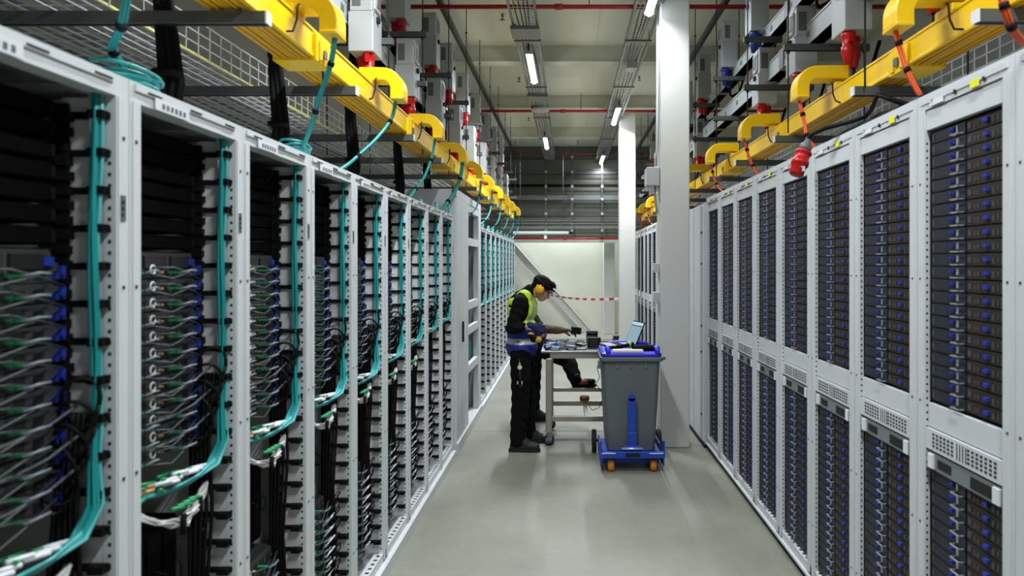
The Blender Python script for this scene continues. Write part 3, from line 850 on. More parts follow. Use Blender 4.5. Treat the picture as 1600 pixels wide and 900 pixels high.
tL = snapshot(tapbox(-1)); tR = snapshot(tapbox(1)); tLb = snapshot(tapbox(-1,'red',.5)); tRb = snapshot(tapbox(1,'red',.5)); tRc = snapshot(tapbox(1,'bluec',.45))
O2 = ORD+['eleventh nearest','twelfth nearest']
for i, y in enumerate((3.25,4.39,5.54,6.7,7.84,9.0,10.2,11.4,12.6,13.8)):
    place(tL,'tL',(-1.245,y,3.03),'grey tap-off box with red plugs, %s on lower left busbar' % O2[i],'tap boxes on the lower left busbar')
for i, y in enumerate((3.5,4.6,5.64,6.95,7.9,9.1,10.3,11.5,12.7,13.9)):
    place(tLb,'tLb',(-1.34,y,3.66),'grey tap-off box with red plugs, %s on upper left busbar' % O2[i],'tap boxes on the upper left busbar')
for i, y in enumerate((3.1,3.99,4.85,5.77,8.55,9.7,10.9,12.1,13.3)):
    place(tR,'tR',(1.57,y,3.03),'grey tap-off box with red plugs, %s on lower right busbar' % O2[i],'tap boxes on the lower right busbar')
for i, y in enumerate((4.6,8.4,9.6,10.8,12.0,13.2)):
    place(tRb,'tRb',(1.57,y,3.68),'grey tap-off box with red plugs, %s such box on upper right busbar' % O2[i],'red-plug tap boxes on the upper right busbar')
for i, y in enumerate((6.0,7.1)):
    place(tRc,'tRc',(1.57,y,3.68),'grey tap-off box with blue plug, %s of two on upper right busbar' % ('nearer','farther')[i],'blue-plug tap boxes on the upper right busbar')
# mesh baskets
def basket(x0, x1, z, s, lab):
    t = thing('wire_basket_tray', lab, 'cable tray'); y0, y1 = .8, 14.4
    b = MB(); r = .0022
    n = int(abs(x1-x0)/.05)
    for i in range(n+1):
        x = x0+(x1-x0)*i/n; b.box(x-r,x+r,y0,y1,z-r,z+r)
    k = 0; y = y0
    while y < y1:
        b.box(x0,x1,y-r,y+r,z+r,z+3*r); b.box(x0-r,x0+r,y-r,y+r,z,z+.15); b.box(x1-r,x1+r,y-r,y+r,z,z+.15); y += .1
    for q in (.05,.1,.15):
        for x in (x0,x1): b.box(x-r,x+r,y0,y1,z+q-r,z+q+r)
    tag(b.build('wire_mesh','wire',t), kind='stuff')
    return t
basket(-1.6,-2.55,2.655,-1,'wide wire mesh cable basket above the left rack row')
basket(1.92,2.8,2.625,1,'wide wire mesh cable basket above the right rack row')
b = MB(); b.tube([(-1.62+.006*math.sin(k*1.7),.9+.45*k,2.668+.004*math.sin(k)) for k in range(30)],.007,6)
tag(b.build('yellow_cable',mat('cable_yellow',(214,206,40),.45)),'single yellow cable laid along the edge of the left mesh basket','cable')
b = MB()
for c in range(9):
    x = -1.75-.08*c; b.tube([(x+.02*math.sin(k*.9+c),.9+.5*k,2.672) for k in range(27)],.008,5)
tag(b.build('basket_cables','grey'),'grey cables lying in the left mesh basket','cable')
# vertical black power cable drops behind left duct
for i, (x, y) in enumerate(((-1.42,2.53),(-1.4,3.45),(-1.4,4.63),(-1.4,5.9),(-1.4,7.1))):
    t = thing('power_cable_drop','thick black power cable dropping behind the yellow duct to the left racks, %s' % ORD[i],'cable',(x,y,0),'black cable drops above the left racks')
    b = MB()
    for k in range(3):
        dx = -.02+.02*k; b.tube([(dx,.0,2.2),(dx+.01,.02*k,2.4),(dx-.01,0,2.7),(dx,0.02,3.0),(dx+.03,.03,3.3)],.016,8)
    b.build('cables','black',t)
    for z in (2.42,2.75,3.0): MB().lathe((0,.0,z),[(.046,0),(.046,.02)],12).build('tie','strap',t)
# hanging fibre drops from hoods, left (teal)
def drop(name, pts, mats, lab, n=6, r=.0075, grp=None, coil=None, label_cat='cable'):
    t = thing(name, lab, label_cat, (0,0,0), grp); rr = random.Random(len(lab))
    b = MB(); p = [Vector(q) for q in pts]
    # smooth
    sm = []
    for i in range(len(p)-1):
        p0 = p[max(i-1,0)]; p1 = p[i]; p2 = p[i+1]; p3 = p[min(i+2,len(p)-1)]
        for k in range(6):
            u = k/6; sm.append(.5*((2*p1)+(-p0+p2)*u+(2*p0-5*p1+4*p2-p3)*u*u+(-p0+3*p1-3*p2+p3)*u**3))
    sm.append(p[-1])
    for k in range(n):
        a = 2*PI*k/n; off = Vector((math.cos(a),math.sin(a),0))*(r*.95 if k else 0)
        b.tube([q+off for q in sm], r*.62, 6)
    b.build('strands', mats, t)
    c = MB()
    for f in (.25,.6):
        c = MB(); i = int(len(sm)*f); q = sm[i]; d = (sm[i+1]-q).normalized(); c.tube([q-d*.01,q+d*.01],r*1.9,10)
        c.build('tie','black',t)
    if coil:
        b = MB(); rr = random.Random(2)
        for k in range(9):
            rad = coil[3]*(.75+.35*rr.random()); n2 = 20; ph = rr.random()*6
            b.tube([(coil[0]+rad*math.cos(2*PI*j/n2)*.8, coil[1]+rad*1.2*math.sin(2*PI*j/n2), coil[2]+.012+.01*k*coil[3]/.1+.012*math.sin(2*PI*j/n2+ph)) for j in range(n2+1)],.005,6)
        b.build('slack_coil', mats, t)
    return t
def P3(x, y, Y): a, c = px(x, y, Y); return (a, Y, c)
g = 'teal fibre drops from the left duct'
zc = 2.245
drop('fibre_drop',[P3(200,-20,1.80),P3(190,40,1.85),P3(175,75,1.95),(-1.24,1.98,2.32),(-1.25,2.05,2.24)],'teal','teal fibres dropping to a coil on the nearest left rack',grp=g,coil=(-1.25,2.03,2.21,.09))
drop('fibre_drop',[P3(524,55,2.95),P3(517,100,2.95),P3(500,150,2.98),P3(487,195,3.05),(-1.15,3.1,2.26)],'teal','teal fibres dropping from the nearest visible yellow hood to a coil',grp=g,coil=(-1.2,3.15,2.21,.07))
drop('fibre_drop',[P3(619,152,4.1),P3(612,185,4.1),P3(590,215,4.0),P3(560,243,3.85),P3(542,258,3.8),(-1.25,3.7,2.208)],'teal','teal fibres slanting from the second yellow hood to a left rack',grp=g)
drop('fibre_drop',[P3(680,218,5.35),P3(675,245,5.35),P3(664,275,5.3),P3(650,295,5.2),P3(638,309,5.1),(-1.22,5.0,2.208)],'teal','teal fibres slanting from the third yellow hood to a left rack',grp=g)
drop('fibre_drop',[P3(723,255,6.6),P3(720,275,6.6),P3(712,297,6.6),P3(700,315,6.5),P3(688,328,6.4),(-1.24,6.3,2.21)],'teal','teal fibres gathered in a thick bunch below the fourth yellow hood',grp=g,n=8,r=.012)
for i, y in enumerate((7.8,9.0,10.2,11.4,12.6,13.8)):
    x0 = -1.0; drop('fibre_drop',[(-.96,y,2.66),(-.97,y,2.5),(-1.0,y-.1,2.35),(-1.08,y-.25,2.24),(-1.15,y-.4,2.215)],'teal','teal fibres dropping from the %s yellow hood of the left duct' % ('fifth','sixth','seventh','eighth','ninth','tenth')[i],grp=g)
g = 'orange fibre drops from the right duct'
labs = ['orange fibre drop at the right edge of the picture','orange fibre drop from the big nearest yellow hood on the right','orange fibre drop passing behind the red plug on the right','orange fibre drop from the third yellow hood on the right','orange fibre drop from the fourth yellow hood, right of the pillar']
for i, (pts) in enumerate((((1565,-10,2.0),(1572,20,2.0),(1582,45,2.02),(1600,68,2.05)),((1399,45,2.7),(1408,80,2.7),(1420,115,2.68),(1438,148,2.66)),((1249,158,3.85),(1257,190,3.83),(1262,215,3.8),(1277,234,3.78)),
                         ((1163,218,5.07),(1170,243,5.05),(1178,262,5.0),(1187,275,4.95)),((1112,257,6.3),(1115,275,6.3),(1121,290,6.25),(1131,301,6.2)))):
    drop('orange_fibre_drop',[P3(q[0],q[1],q[2]*(1.05 if i else 1)) for q in pts],'orange',labs[i],grp=g,n=5,r=.0075)
for i, y in enumerate((7.6,8.8,10.0,11.2,12.4,13.6)):
    drop('orange_fibre_drop',[(1.30,y*1.05,2.66),(1.31,y*1.05,2.5),(1.34,y*1.05-.05,2.42),(1.4,y*1.05-.12,2.39)],'orange','orange fibre drop from the %s hood beyond the near pillar' % ('first','second','third','fourth','fifth','sixth')[i],grp=g,n=4)
# red industrial plug hanging with black cable
t = thing('hanging_power_plug','large red industrial plug hanging over the right racks by a black cable','plug',(0,0,0))
c = Vector(P3(1250,255,3.55)); up = (Vector(P3(1262,222,3.57))-c).normalized()
def along(p, d, prof, m=0, n=18, mb=None):
    d = d.normalized(); a = d.orthogonal().normalized(); bb = d.cross(a); vs = []; fs = []
    for r, h in prof:
        for k in range(n): th = 2*PI*k/n; vs.append(p+d*h+a*math.cos(th)*r+bb*math.sin(th)*r)
    for i in range(len(prof)-1):
        for k in range(n): fs.append((i*n+k,i*n+(k+1)%n,(i+1)*n+(k+1)%n,(i+1)*n+k))
    fs.append(tuple(range(n))[::-1]); fs.append(tuple((len(prof)-1)*n+k for k in range(n)))
    return mb.add(vs, fs, m, True)
b = MB(); along(c,up,[(.030,-.065),(.036,-.06),(.036,-.012),(.043,-.01),(.043,.012),(.036,.014),(.034,.05),(.04,.052),(.04,.062),(.026,.07)],mb=b)
b.build('plug_body','red',t)
b = MB(); along(c,up,[(.030,.068),(.03,.1),(.018,.115),(.014,.13)],mb=b); b.build('cable_gland','box2',t)
b = MB(); b.box(c.x-.018,c.x+.012,c.y-.040,c.y-.037,c.z-.045,c.z-.02); b.build('rating_label','wlabel',t)
b = MB(); b.tube([c+up*.12,c+up*.16,Vector(P3(1290,200,3.5)),Vector(P3(1330,190,3.4)),Vector(P3(1352,182,3.35)),Vector(P3(1362,170,3.2)),Vector(P3(1372,148,3.1)),Vector(P3(1400,158,3.05)),(1.5,3.0,2.4)],.011,8)
b.build('cable','black',t)
b = MB()
for k in range(6):
    b.tube([(1.34+.012*k,2.9+.05*k,2.39+.006*k),(1.37+.01*k,3.2,2.40+.012*(k%3)),(1.36+.014*k,3.5,2.41+.01*(k%2)),(1.4+.01*k,3.9,2.40+.01*(k%3)),(1.45,4.3+.1*k,2.395)],.012,8)
tag(b.build('black_cable_heap','black'),'heap of black power cables lying on top of the right racks','cable')

# pillar fittings
t = thing('junction_box','light grey junction box high on the left side of the near pillar','electrical box',(.79,7.0,2.6))
MB().box(-.04,.08,-.1,.1,-.09,.09).build('enclosure','box',t,bevel=.006)
MB().box(-.045,-.04,-.09,.09,-.08,.08).build('cover','wlabel',t)
b = MB(); b.tube([(.05,.0,.09),(.05,0,.2),(.07,0,.28),(.074,0,1.6)],.012,8); b.tube([(.05,0,-.09),(.05,0,-.2),(.068,0,-.35)],.012,8); b.build('conduit','box',t)
for z, lab, h in ((1.72,'small grey switch box midway up the left side of the near pillar',.09),(1.43,'small white socket box low on the left side of the near pillar',.11)):
    t = thing('socket_box',lab,'electrical box',(.84,7.0,z)); MB().box(-.02,.034,-.06,.06,-h/2,h/2).build('housing','box',t,bevel=.005)
    MB().box(-.024,-.02,-.04,.04,-h/2+.02,h/2-.02).build('cover','wlabel',t)

# ================================================================ table
TX0, TX1, TY0, TY1, TZ = -.27, .62, 6.93, 7.67, .92
t = thing('work_table','stainless steel work table on castors in the middle of the aisle','table',(0,0,0))
b = MB(); b.box(TX0,TX1,TY0-.02,TY1+.02,TZ-.022,TZ); b.build('table_top','top',t,bevel=.005)
b = MB()
fx0 = TX0+.045
b.box(fx0,TX1-.03,TY0,TY0+.045,TZ-.075,TZ-.023); b.box(fx0,TX1-.03,TY1-.045,TY1,TZ-.075,TZ-.023); b.box(fx0,fx0+.045,TY0,TY1,TZ-.075,TZ-.023); b.box(TX1-.075,TX1-.03,TY0,TY1,TZ-.075,TZ-.023)
b.build('top_frame','steel',t,bevel=.003)
for (x,y) in ((fx0,TY0),(fx0,TY1-.05),(TX1-.09,TY0),(TX1-.09,TY1-.05)):
    MB().box(x,x+.06,y,y+.05,.13,TZ-.076).build('leg','steel',t,bevel=.004)
MB().box(fx0+.06,TX1-.09,TY0+.005,TY0+.045,.235,.285).build('front_rail','steel',t,bevel=.003)
MB().box(fx0+.06,TX1-.09,TY1-.045,TY1-.005,.25,.3).build('rear_rail','steel',t,bevel=.003)
MB().box(fx0+.06,TX1-.09,TY1-.045,TY1-.005,.40,.44).build('foot_rail','steel',t,bevel=.003)
MB().box(.15,.19,TY0+.045,TY1-.045,.245,.285).build('middle_stretcher','steel',t,bevel=.003)
for (x,y) in ((fx0+.03,TY0+.025),(fx0+.03,TY1-.025),(TX1-.06,TY0+.025),(TX1-.06,TY1-.025)):
    c = thing('castor','x','x',(x,y,0)); c.parent = t
    for k in ('label','category'): del c[k]
    b = MB(); b.lathe((0,0,.052),[(.03,-.014),(.052,-.012),(.052,.012),(.03,.014)],20,axis='y'); b.build('wheel','rubber',c)
    b = MB(); b.lathe((0,0,.052),[(.036,-.016),(.036,.016)],16,axis='y'); b.build('hub','castb',c)
    b = MB(); b.box(-.012,.03,-.024,-.018,.05,.115); b.box(-.012,.03,.018,.024,.05,.115); b.box(-.025,.035,-.026,.026,.112,.13); b.box(-.055,-.02,-.012,.012,.085,.105); b.build('fork','galv',c)

# items on the table
def stack(cx, cy, z, w_, d_, h_, n, nm, lab, grp, cat='drive caddy', rz=0):
    for i in range(n):
        t = thing(nm, lab[i] if isinstance(lab, list) else lab, cat, (cx+R.uniform(-.004,.004),cy+R.uniform(-.004,.004),z+i*h_), grp, rz+R.uniform(-.04,.04))
        b = MB(); b.box(-w_/2,w_/2,-d_/2,d_/2,.0005,h_-.001); b.build('case','black',t,bevel=.002)
        b = MB(); b.box(-w_/2-.002,-w_/2+.01,-d_/2-.002,-d_/2+.003,.004,h_-.006); b.box(-w_*.3,w_*.3,-d_/2-.0015,-d_/2,h_*.45,h_*.6); b.build('front_strip','box2',t)
pos = ['bottom','second','third','fourth','top']
stack(.25,7.15,TZ,.135,.1,.0215,5,'black_module',['flat black module in the tall front stack on the table, %s of five' % p for p in pos],'black modules in the front stack')
stack(.245,7.55,TZ+.0,.12,.1,.033,4,'black_module',['thick black module in the rear stack on the table, %s of four' % p for p in ('bottom','second','third','top')],'black modules in the rear stack')
stack(.49,7.5,TZ,.062,.06,.022,4,'small_black_module',['small black module in the stack at the right rear table corner, %s of four' % p for p in ('bottom','second','third','top')],'small black modules at the right rear')
# metal brackets / heat sinks
def heatsink():
    t = thing('heat_sink','x','heat sink')
    MB().box(-.035,.035,-.03,.03,0,.006).build('base','silver',t)
    b = MB()
    for i in range(9): b.box(-.034+i*.0078,-.0325+i*.0078,-.028,.028,.006,.026)
    b.build('fins','silver',t); return t
def drive():
    t = thing('drive_carrier','x','drive carrier')
    MB().box(-.05,.05,-.035,.035,0,.015).build('drive_body','galv',t,bevel=.001)
    b = MB(); b.box(-.06,-.05,-.037,.037,0,.018); b.box(-.064,-.06,-.02,.02,.004,.012); b.build('front_bezel','black',t)
    MB().box(-.03,.03,-.02,.02,.015,.0157).build('white_label','wlabel',t); return t
def bracket():
    t = thing('metal_bracket','x','bracket')
    b = MB(); b.box(-.06,.06,-.015,.015,0,.002); b.box(-.06,-.058,-.015,.015,0,.02); b.box(.058,.06,-.015,.015,0,.014); b.build('plate','silver',t)
    b = MB(); b.box(-.05,-.03,-.016,-.0145,.0,.01); b.box(.02,.05,-.008,.008,.002,.006); b.build('rubber_pads','black',t); return t
hs = snapshot(heatsink()); dr = snapshot(drive()); bk = snapshot(bracket())
rr = random.Random(4)
slots = [(x,y) for x in [-.17+.1*i for i in range(4)] for y in (7.0,7.12,7.24,7.37,7.5)]
for i, (x, y) in enumerate(slots):
    for lv in range(2):
        sn, k = ((dr,'dr'),(hs,'hs'),(bk,'bk'))[(i*2+lv*1) % 3]
        nm = {'dr':'grey drive carrier with a black front among the parts heaped on the table','hs':'finned silver heat sink among the parts heaped on the table','bk':'thin silver bracket among the parts heaped on the table'}[k]
        o = place(sn,k,(x+rr.uniform(-.012,.012),y+rr.uniform(-.01,.01),TZ+.001+lv*(.0265 if k!='x' else 0)),nm,{'dr':'drive carriers on the table','hs':'heat sinks on the table','bk':'brackets on the table'}[k])
        o.rotation_euler = (rr.uniform(-.06,.06)*lv,rr.uniform(-.1,.1)*lv,rr.uniform(-1.3,1.3))
        if i % 4 == 3: break
for i,(x,y,a) in enumerate(((.38,7.05,.3),(.40,7.2,-.2),(.36,7.38,.5),(.42,7.35,-.4),(.4,7.5,.1))):
    sn, k = ((bk,'bk'),(hs,'hs'))[i%2]
    o = place(sn,k,(x,y,TZ+.001),{'bk':'thin silver bracket on the table right of the black stacks','hs':'finned silver heat sink on the table right of the black stacks'}[k],'parts right of the black stacks'); o.rotation_euler=(0,0,a)
t = thing('copper_plate','flat copper-coloured part propped behind the black module stack','plate',(.37,7.3,TZ+.03))
MB().box(-.05,.05,-.004,.004,0,.022).build('plate','copper',t); MB().box(-.055,.055,-.02,.02,-.03,0).build('bracket','silver',t)

# ================================================================ bin, dolly, laptop
bx, by = .535, 6.45
t = thing('wheeled_bin','grey wheeled bin with a bright blue lid standing on a blue trolley','bin',(bx,by,0))
def loft(mb, rings, m=0):
    vs = [v for r in rings for v in r]; n = len(rings[0]); fs = []
    for i in range(len(rings)-1):
        for k in range(n): fs.append((i*n+k,i*n+(k+1)%n,(i+1)*n+(k+1)%n,(i+1)*n+k))
    fs.append(tuple(range(n))[::-1]); fs.append(tuple((len(rings)-1)*n+k for k in range(n)))
    return mb.add(vs, fs, m)
def rr_ring(wx, wy, z, c=.04, cx=0, cy=0, n=4):
    out = []
    for (sx,sy,a0) in ((1,1,0),(-1,1,PI/2),(-1,-1,PI),(1,-1,1.5*PI)):
        for k in range(n+1):
            a = a0+k*(PI/2)/n; out.append((cx+sx*(wx-c)+c*math.cos(a), cy+sy*(wy-c)+c*math.sin(a), z))
    return out
b = MB(); loft(b,[rr_ring(.205,.26,.15),rr_ring(.213,.268,.22),rr_ring(.245,.31,.90),rr_ring(.248,.313,.93)])
for x in (-.12,0,.12):
    b.box(x-.012,x+.012,-.318,-.30,.86,.925)
b.build('body','bin',t,bevel=.004)
b = MB(); loft(b,[rr_ring(.268,.335,.925,.05),rr_ring(.272,.34,.93,.05),rr_ring(.272,.34,.958,.05),rr_ring(.262,.33,.963,.05)]); b.box(.262,.3,-.25,-.2,.93,.955); b.box(-.262,-.285,-.3,-.24,.86,.93)
b.build('rim','bin',t,bevel=.003)
l_ = thing('lid','x','x'); l_.parent = t
for k in ('label','category'): del l_[k]
l_['label'] = 'bright blue lid'
b = MB(); loft(b,[rr_ring(.255,.33,.964,.05),rr_ring(.26,.335,.975,.05),rr_ring(.26,.335,.99,.05),rr_ring(.235,.31,1.005,.05)]); b.build('lid_plate','lid',l_,bevel=.004)
for x in (-.2,.22): MB().tube([(x,-.32,.985),(x,-.31,1.02),(x,-.27,1.035),(x,-.2,1.03),(x,-.12,1.008)],.022,8).build('lid_ridge','lid',l_)
MB().tube([(-.21,.28,1.0),(-.1,.3,1.02),(.1,.3,1.02),(.21,.28,1.0)],.02,8).build('lid_ridge','lid',l_)
MB().box(-.16,.1,-.325,-.24,1.0,1.022).build('paper_strip','paper',l_,bevel=.003)
MB().cyl((-.32,.26,.108),(.32,.26,.108),.012,8).build('axle','steel',t)
for s in (-1,1):
    b = MB(); b.lathe((s*.30,.26,.108),[(.05,-.022),(.1,-.02),(.105,-.01),(.105,.01),(.1,.02),(.05,.022)],28,axis='x'); w_ = b.build('wheel','rubber',t)
b = MB(); b.tube([(-.2,.34,.9),(-.2,.38,.93),(.2,.38,.93),(.2,.34,.9)],.012,8); b.build('handle','bin',t)
t = thing('bin_trolley','bright blue steel trolley with orange castors carrying the grey bin','trolley',(bx,by-.02,0))
b = MB(); b.box(-.245,.245,-.38,.2,.125,.148); b.box(-.27,.27,-.42,-.38,.13,.18); b.box(-.27,-.255,-.37,.2,.05,.18); b.box(.255,.27,-.37,.2,.05,.18)
b.add([(-.272,-.4,.17),(-.256,-.4,.17),(-.256,-.1,.17),(-.272,-.1,.17),(-.272,-.4,.27),(-.256,-.4,.27),(-.256,-.37,.27),(-.272,-.37,.27)],[(0,3,2,1),(4,5,6,7),(0,1,5,4),(1,2,6,5),(2,3,7,6),(3,0,4,7)])
b.add([(.256,-.4,.17),(.272,-.4,.17),(.272,-.1,.17),(.256,-.1,.17),(.256,-.4,.27),(.272,-.4,.27),(.272,-.37,.27),(.256,-.37,.27)],[(0,3,2,1),(4,5,6,7),(0,1,5,4),(1,2,6,5),(2,3,7,6),(3,0,4,7)])
b.box(-.24,.24,-.27,-.255,.045,.13); b.build('frame','bluep',t,bevel=.003)
b = MB(); b.box(-.032,.032,-.345,-.325,.14,.62); b.cyl((0,-.345,.62),(0,-.325,.62),.032,16); b.build('lever','bluep',t,bevel=.003)
b = MB(); b.box(-.036,.036,-.355,-.325,.17,.33); b.box(-.075,.075,-.375,-.33,.16,.22); b.build('lever_mount','bluep',t,bevel=.004)
MB().cyl((-.09,-.38,.2),(.09,-.38,.2),.01,10).build('pivot_pin','silver',t)
b = MB(); b.box(-.06,.06,-.4216,-.42,.14,.175); b.build('slot','hole',t)
for s in (-1,1): MB().box(s*.2-.06,s*.2+.055,-.4218,-.42,.168,.177).build('white_marking','wlabel',t)
for (x,y) in ((-.18,-.33),(.18,-.33),(-.18,.1),(.18,.1)):
    c = thing('castor','x','x',(x,y,0)); c.parent = t
    for k in ('label','category'): del c[k]
    b = MB(); b.lathe((0,0,.055),[(.02,-.026),(.048,-.026),(.055,-.016),(.055,.016),(.048,.026),(.02,.026)],20,axis='x'); b.build('wheel','casto',c)
    b = MB(); b.box(-.033,-.027,-.01,.02,.045,.13); b.box(.027,.033,-.01,.02,.045,.13); b.box(-.033,.033,-.02,.025,.118,.13); b.build('fork','bluep',c)
# laptop
t = thing('laptop','open laptop with a lit pale screen standing on the blue bin lid','laptop',(.565,6.62,1.008),rz=.28)
b = MB(); b.box(-.25,0,-.13,.15,0,.016); b.build('base','galv',t,bevel=.003)
b = MB()
for i in range(5):
    for k in range(12): b.box(-.09+i*.017-.13+.06,-.078+i*.017-.13+.06,-.11+k*.02,-.096+k*.02,.016,.0175)
b.build('keyboard','black',t)
T = Matrix.Translation((0,0,.012)) @ Matrix.Rotation(math.radians(24),4,'Y')
b = MB(); b.box(0,.008,-.13,.15,0,.225,T=T); b.build('screen_shell','black',t,bevel=.002)
b = MB(); b.box(-.0015,0,-.12,.14,.012,.215,T=T); b.build('display','screen',t)
b = MB(); b.box(-.0022,-.0015,-.12,.14,.185,.215,T=T); b.box(-.0022,-.0015,-.12,.14,.176,.183,1,T=T); b.build('display_bar',['screenb','hole'],t)
# black bag / glove on lid
def blob(name, items, mats, parent=None, voxel=.012, smooth=6, label=None, assign=None, disp=None, subs=1):
    """items: ('c',p0,p1,r0,r1) tapered limbs, ('e',centre,(rx,ry,rz),Euler or None). One continuous remeshed surface."""
    bm = bmesh.new()
    for it in items:
        if it[0] == 'c':
            p0, p1 = Vector(it[1]), Vector(it[2]); r0, r1 = it[3], it[4]
            n = max(2, int((p1-p0).length/(min(r0,r1)*.35))+1)
            for k in range(n+1):
                u = k/n; r = r0+(r1-r0)*u
                bmesh.ops.create_icosphere(bm, subdivisions=2, radius=r, matrix=Matrix.Translation(p0.lerp(p1,u)))
        elif it[0] == 'e':
            rot = (it[3] or Euler((0,0,0))).to_matrix().to_4x4() if not isinstance(it[3] if len(it)>3 else None, Matrix) else it[3].to_4x4()
            bmesh.ops.create_icosphere(bm, subdivisions=3, radius=1, matrix=Matrix.Translation(Vector(it[1])) @ rot @ Matrix.Diagonal((*it[2],1)))
    me = bpy.data.meshes.new(name); bm.to_mesh(me); bm.free()
    tmp = bpy.data.objects.new(name+'_src', me); C.objects.link(tmp)
    r = tmp.modifiers.new('r','REMESH'); r.mode = 'VOXEL'; r.voxel_size = voxel
    s = tmp.modifiers.new('s','SMOOTH'); s.iterations = smooth; s.factor = .5
    dg = bpy.context.evaluated_depsgraph_get(); dg.update()
    me2 = bpy.data.meshes.new_from_object(tmp.evaluated_get(dg)); me2.name = name
    bpy.data.objects.remove(tmp)
    if disp:
        for v in me2.vertices: v.co = disp(v.co)
    if isinstance(mats, str): mats = [mats]
    me2.materials.clear()
    for m in mats: me2.materials.append(M[m])
    for p in me2.polygons:
        p.use_smooth = True
        p.material_index = assign(p.center) if assign else 0
    o = bpy.data.objects.new(name, me2); C.objects.link(o)
    if parent: o.parent = parent
    if label: o['label'] = label
    return o
E0 = Euler((0,0,0))
o = blob('black_bag',[('e',(.66,6.27,1.027),(.11,.07,.03),E0),('e',(.74,6.28,1.022),(.06,.06,.026),E0),('e',(.585,6.28,1.02),(.04,.03,.018),E0)],'cloth',voxel=.008)
tag(o,'soft black pouch lying on the right of the blue bin lid','pouch')
t = thing('work_glove','black and lime work glove lying on the bin lid before the laptop','glove')
blob('palm',[('c',(.36,6.3,1.022),(.46,6.32,1.03),.016,.018),('c',(.46,6.32,1.03),(.52,6.34,1.04),.018,.02)],'cloth',t,voxel=.007)
blob('lime_cuff',[('e',(.535,6.36,1.045),(.022,.03,.034),E0)],'lgreen',t,voxel=.007)
blob('black_cuff',[('e',(.565,6.36,1.04),(.014,.03,.032),E0)],'black',t,voxel=.007)
t = thing('charging_cable','thin black cable looping down between table and bin','cable')
b = MB(); pts = [P3(942,545,6.55),P3(938,560,6.72),P3(933,575,6.85),P3(937,590,6.85),P3(931,600,6.9),P3(940,612,6.9),P3(941,625,6.9),P3(936,637,6.9),P3(925,641,6.9),P3(920,634,6.92)]
b.tube(pts,.0035,6); b.build('cable','black',t)

# ================================================================ people
def hand_items(w_, d, n, size=1.0, curl=.9, side=1):
    """w_: wrist, d: direction of hand, n: palm normal (towards the palm side)"""
    w_ = Vector(w_); d = Vector(d).normalized(); n = Vector(n); n = (n-d*n.dot(d)).normalized(); sd = d.cross(n).normalized()*side
    it = [('c',w_,w_+d*.03*size,.026*size,.030*size)]
    for k in range(4):
        o = sd*(.030-.020*k)*size; it.append(('c',w_+d*.02*size+o*.7,w_+d*.08*size+o,.015*size,.0125*size))
    L = (.036,.042,.039,.030)
    for k in range(4):
        o = sd*(.031-.0205*k)*size; p = w_+d*.085*size+o; a = curl*.55
        for sgm, f in enumerate((1,.75,.6)):
            dd = d*math.cos(a)+n*math.sin(a); q = p+dd*L[k]*f*size
            it.append(('c',p,q,(.0105-.001*sgm)*size,(.0098-.001*sgm)*size)); p = q; a += curl*.8
    p = w_+d*.03*size+sd*.026*size; dd = (d*.6+sd*.7+n*.5).normalized(); q = p+dd*.045*size
    it.append(('c',p,q,.0135*size,.0115*size)); dd = (d*.9+sd*.15+n*.6).normalized(); it.append(('c',q,q+dd*.035*size,.0115*size,.0095*size))
    return it
def V(*a): return Vector(a)
# ---- person 1 : in profile, facing +X
p1 = thing('person','person in a lime and blue safety vest with yellow ear defenders bending over the table','person',(-.42,6.85,0))
Lc = V(-.42,6.85,0)
def q(x,y,z): return V(x,y,z)-Lc     # world -> local
hipR, hipL = q(-.455,6.76,.93), q(-.44,6.95,.93)
kneeR, kneeL = q(-.455,6.74,.50), q(-.40,7.0,.50)
ankR, ankL = q(-.475,6.74,.10), q(-.40,7.06,.10)
pel, wai, chest, nb = q(-.45,6.85,.97), q(-.445,6.85,1.12), q(-.44,6.85,1.34), q(-.385,6.85,1.47)
head = q(-.262,6.85,1.525)
shR, shL = q(-.455,6.66,1.40), q(-.40,7.05,1.39)
elR, elL = q(-.53,6.60,1.165), q(-.42,7.06,1.15)
wrR, wrL = q(-.345,6.60,1.19), q(-.27,6.93,1.15)
# body: one continuous surface
f = V(math.cos(math.radians(-38)),0,math.sin(math.radians(-38))); u = V(-f.z,0,f.x); sdv = V(0,1,0)
HM = Matrix((f,sdv,u)).transposed()
def hp(a,b_,c_): return head+f*a+sdv*b_+u*c_
bi = [('e',head+u*.022-f*.012,(.098,.077,.088),HM),('e',hp(.03,0,-.03),(.07,.06,.07),HM),('e',hp(.052,0,-.075),(.04,.042,.034),HM),
      ('c',hp(.088,0,.0),hp(.108,0,-.03),.009,.014),('e',hp(.088,0,-.055),(.012,.026,.012),HM),('e',hp(.078,0,.028),(.02,.055,.012),HM),
      ('e',hp(-.01,-.076,-.015),(.018,.012,.03),HM),('e',hp(-.01,.076,-.015),(.018,.012,.03),HM),
      ('c',nb,hp(-.03,0,-.06),.062,.055),
      ('e',chest,(.12,.17,.16),E0),('e',wai,(.11,.15,.15),E0),('e',pel,(.12,.16,.12),E0),('c',chest,nb,.10,.07),
      ('c',shR,nb,.055,.05),('c',shL,nb,.055,.05),
      ('c',shR,elR,.05,.038),('c',elR,wrR,.038,.026),('c',shL,elL,.05,.038),('c',elL,wrL,.038,.026),
      ('c',hipR,kneeR,.085,.055),('c',kneeR,ankR,.055,.032),('c',hipL,kneeL,.085,.055),('c',kneeL,ankL,.055,.032),
      ('c',ankR,ankR+V(.1,0,-.05),.03,.02),('c',ankL,ankL+V(.1,0,-.05),.03,.02)]
dR = (V(.9,.12,-.25)); hR = hand_items(wrR, dR, V(.15,.9,-.35), .95, .7, -1)
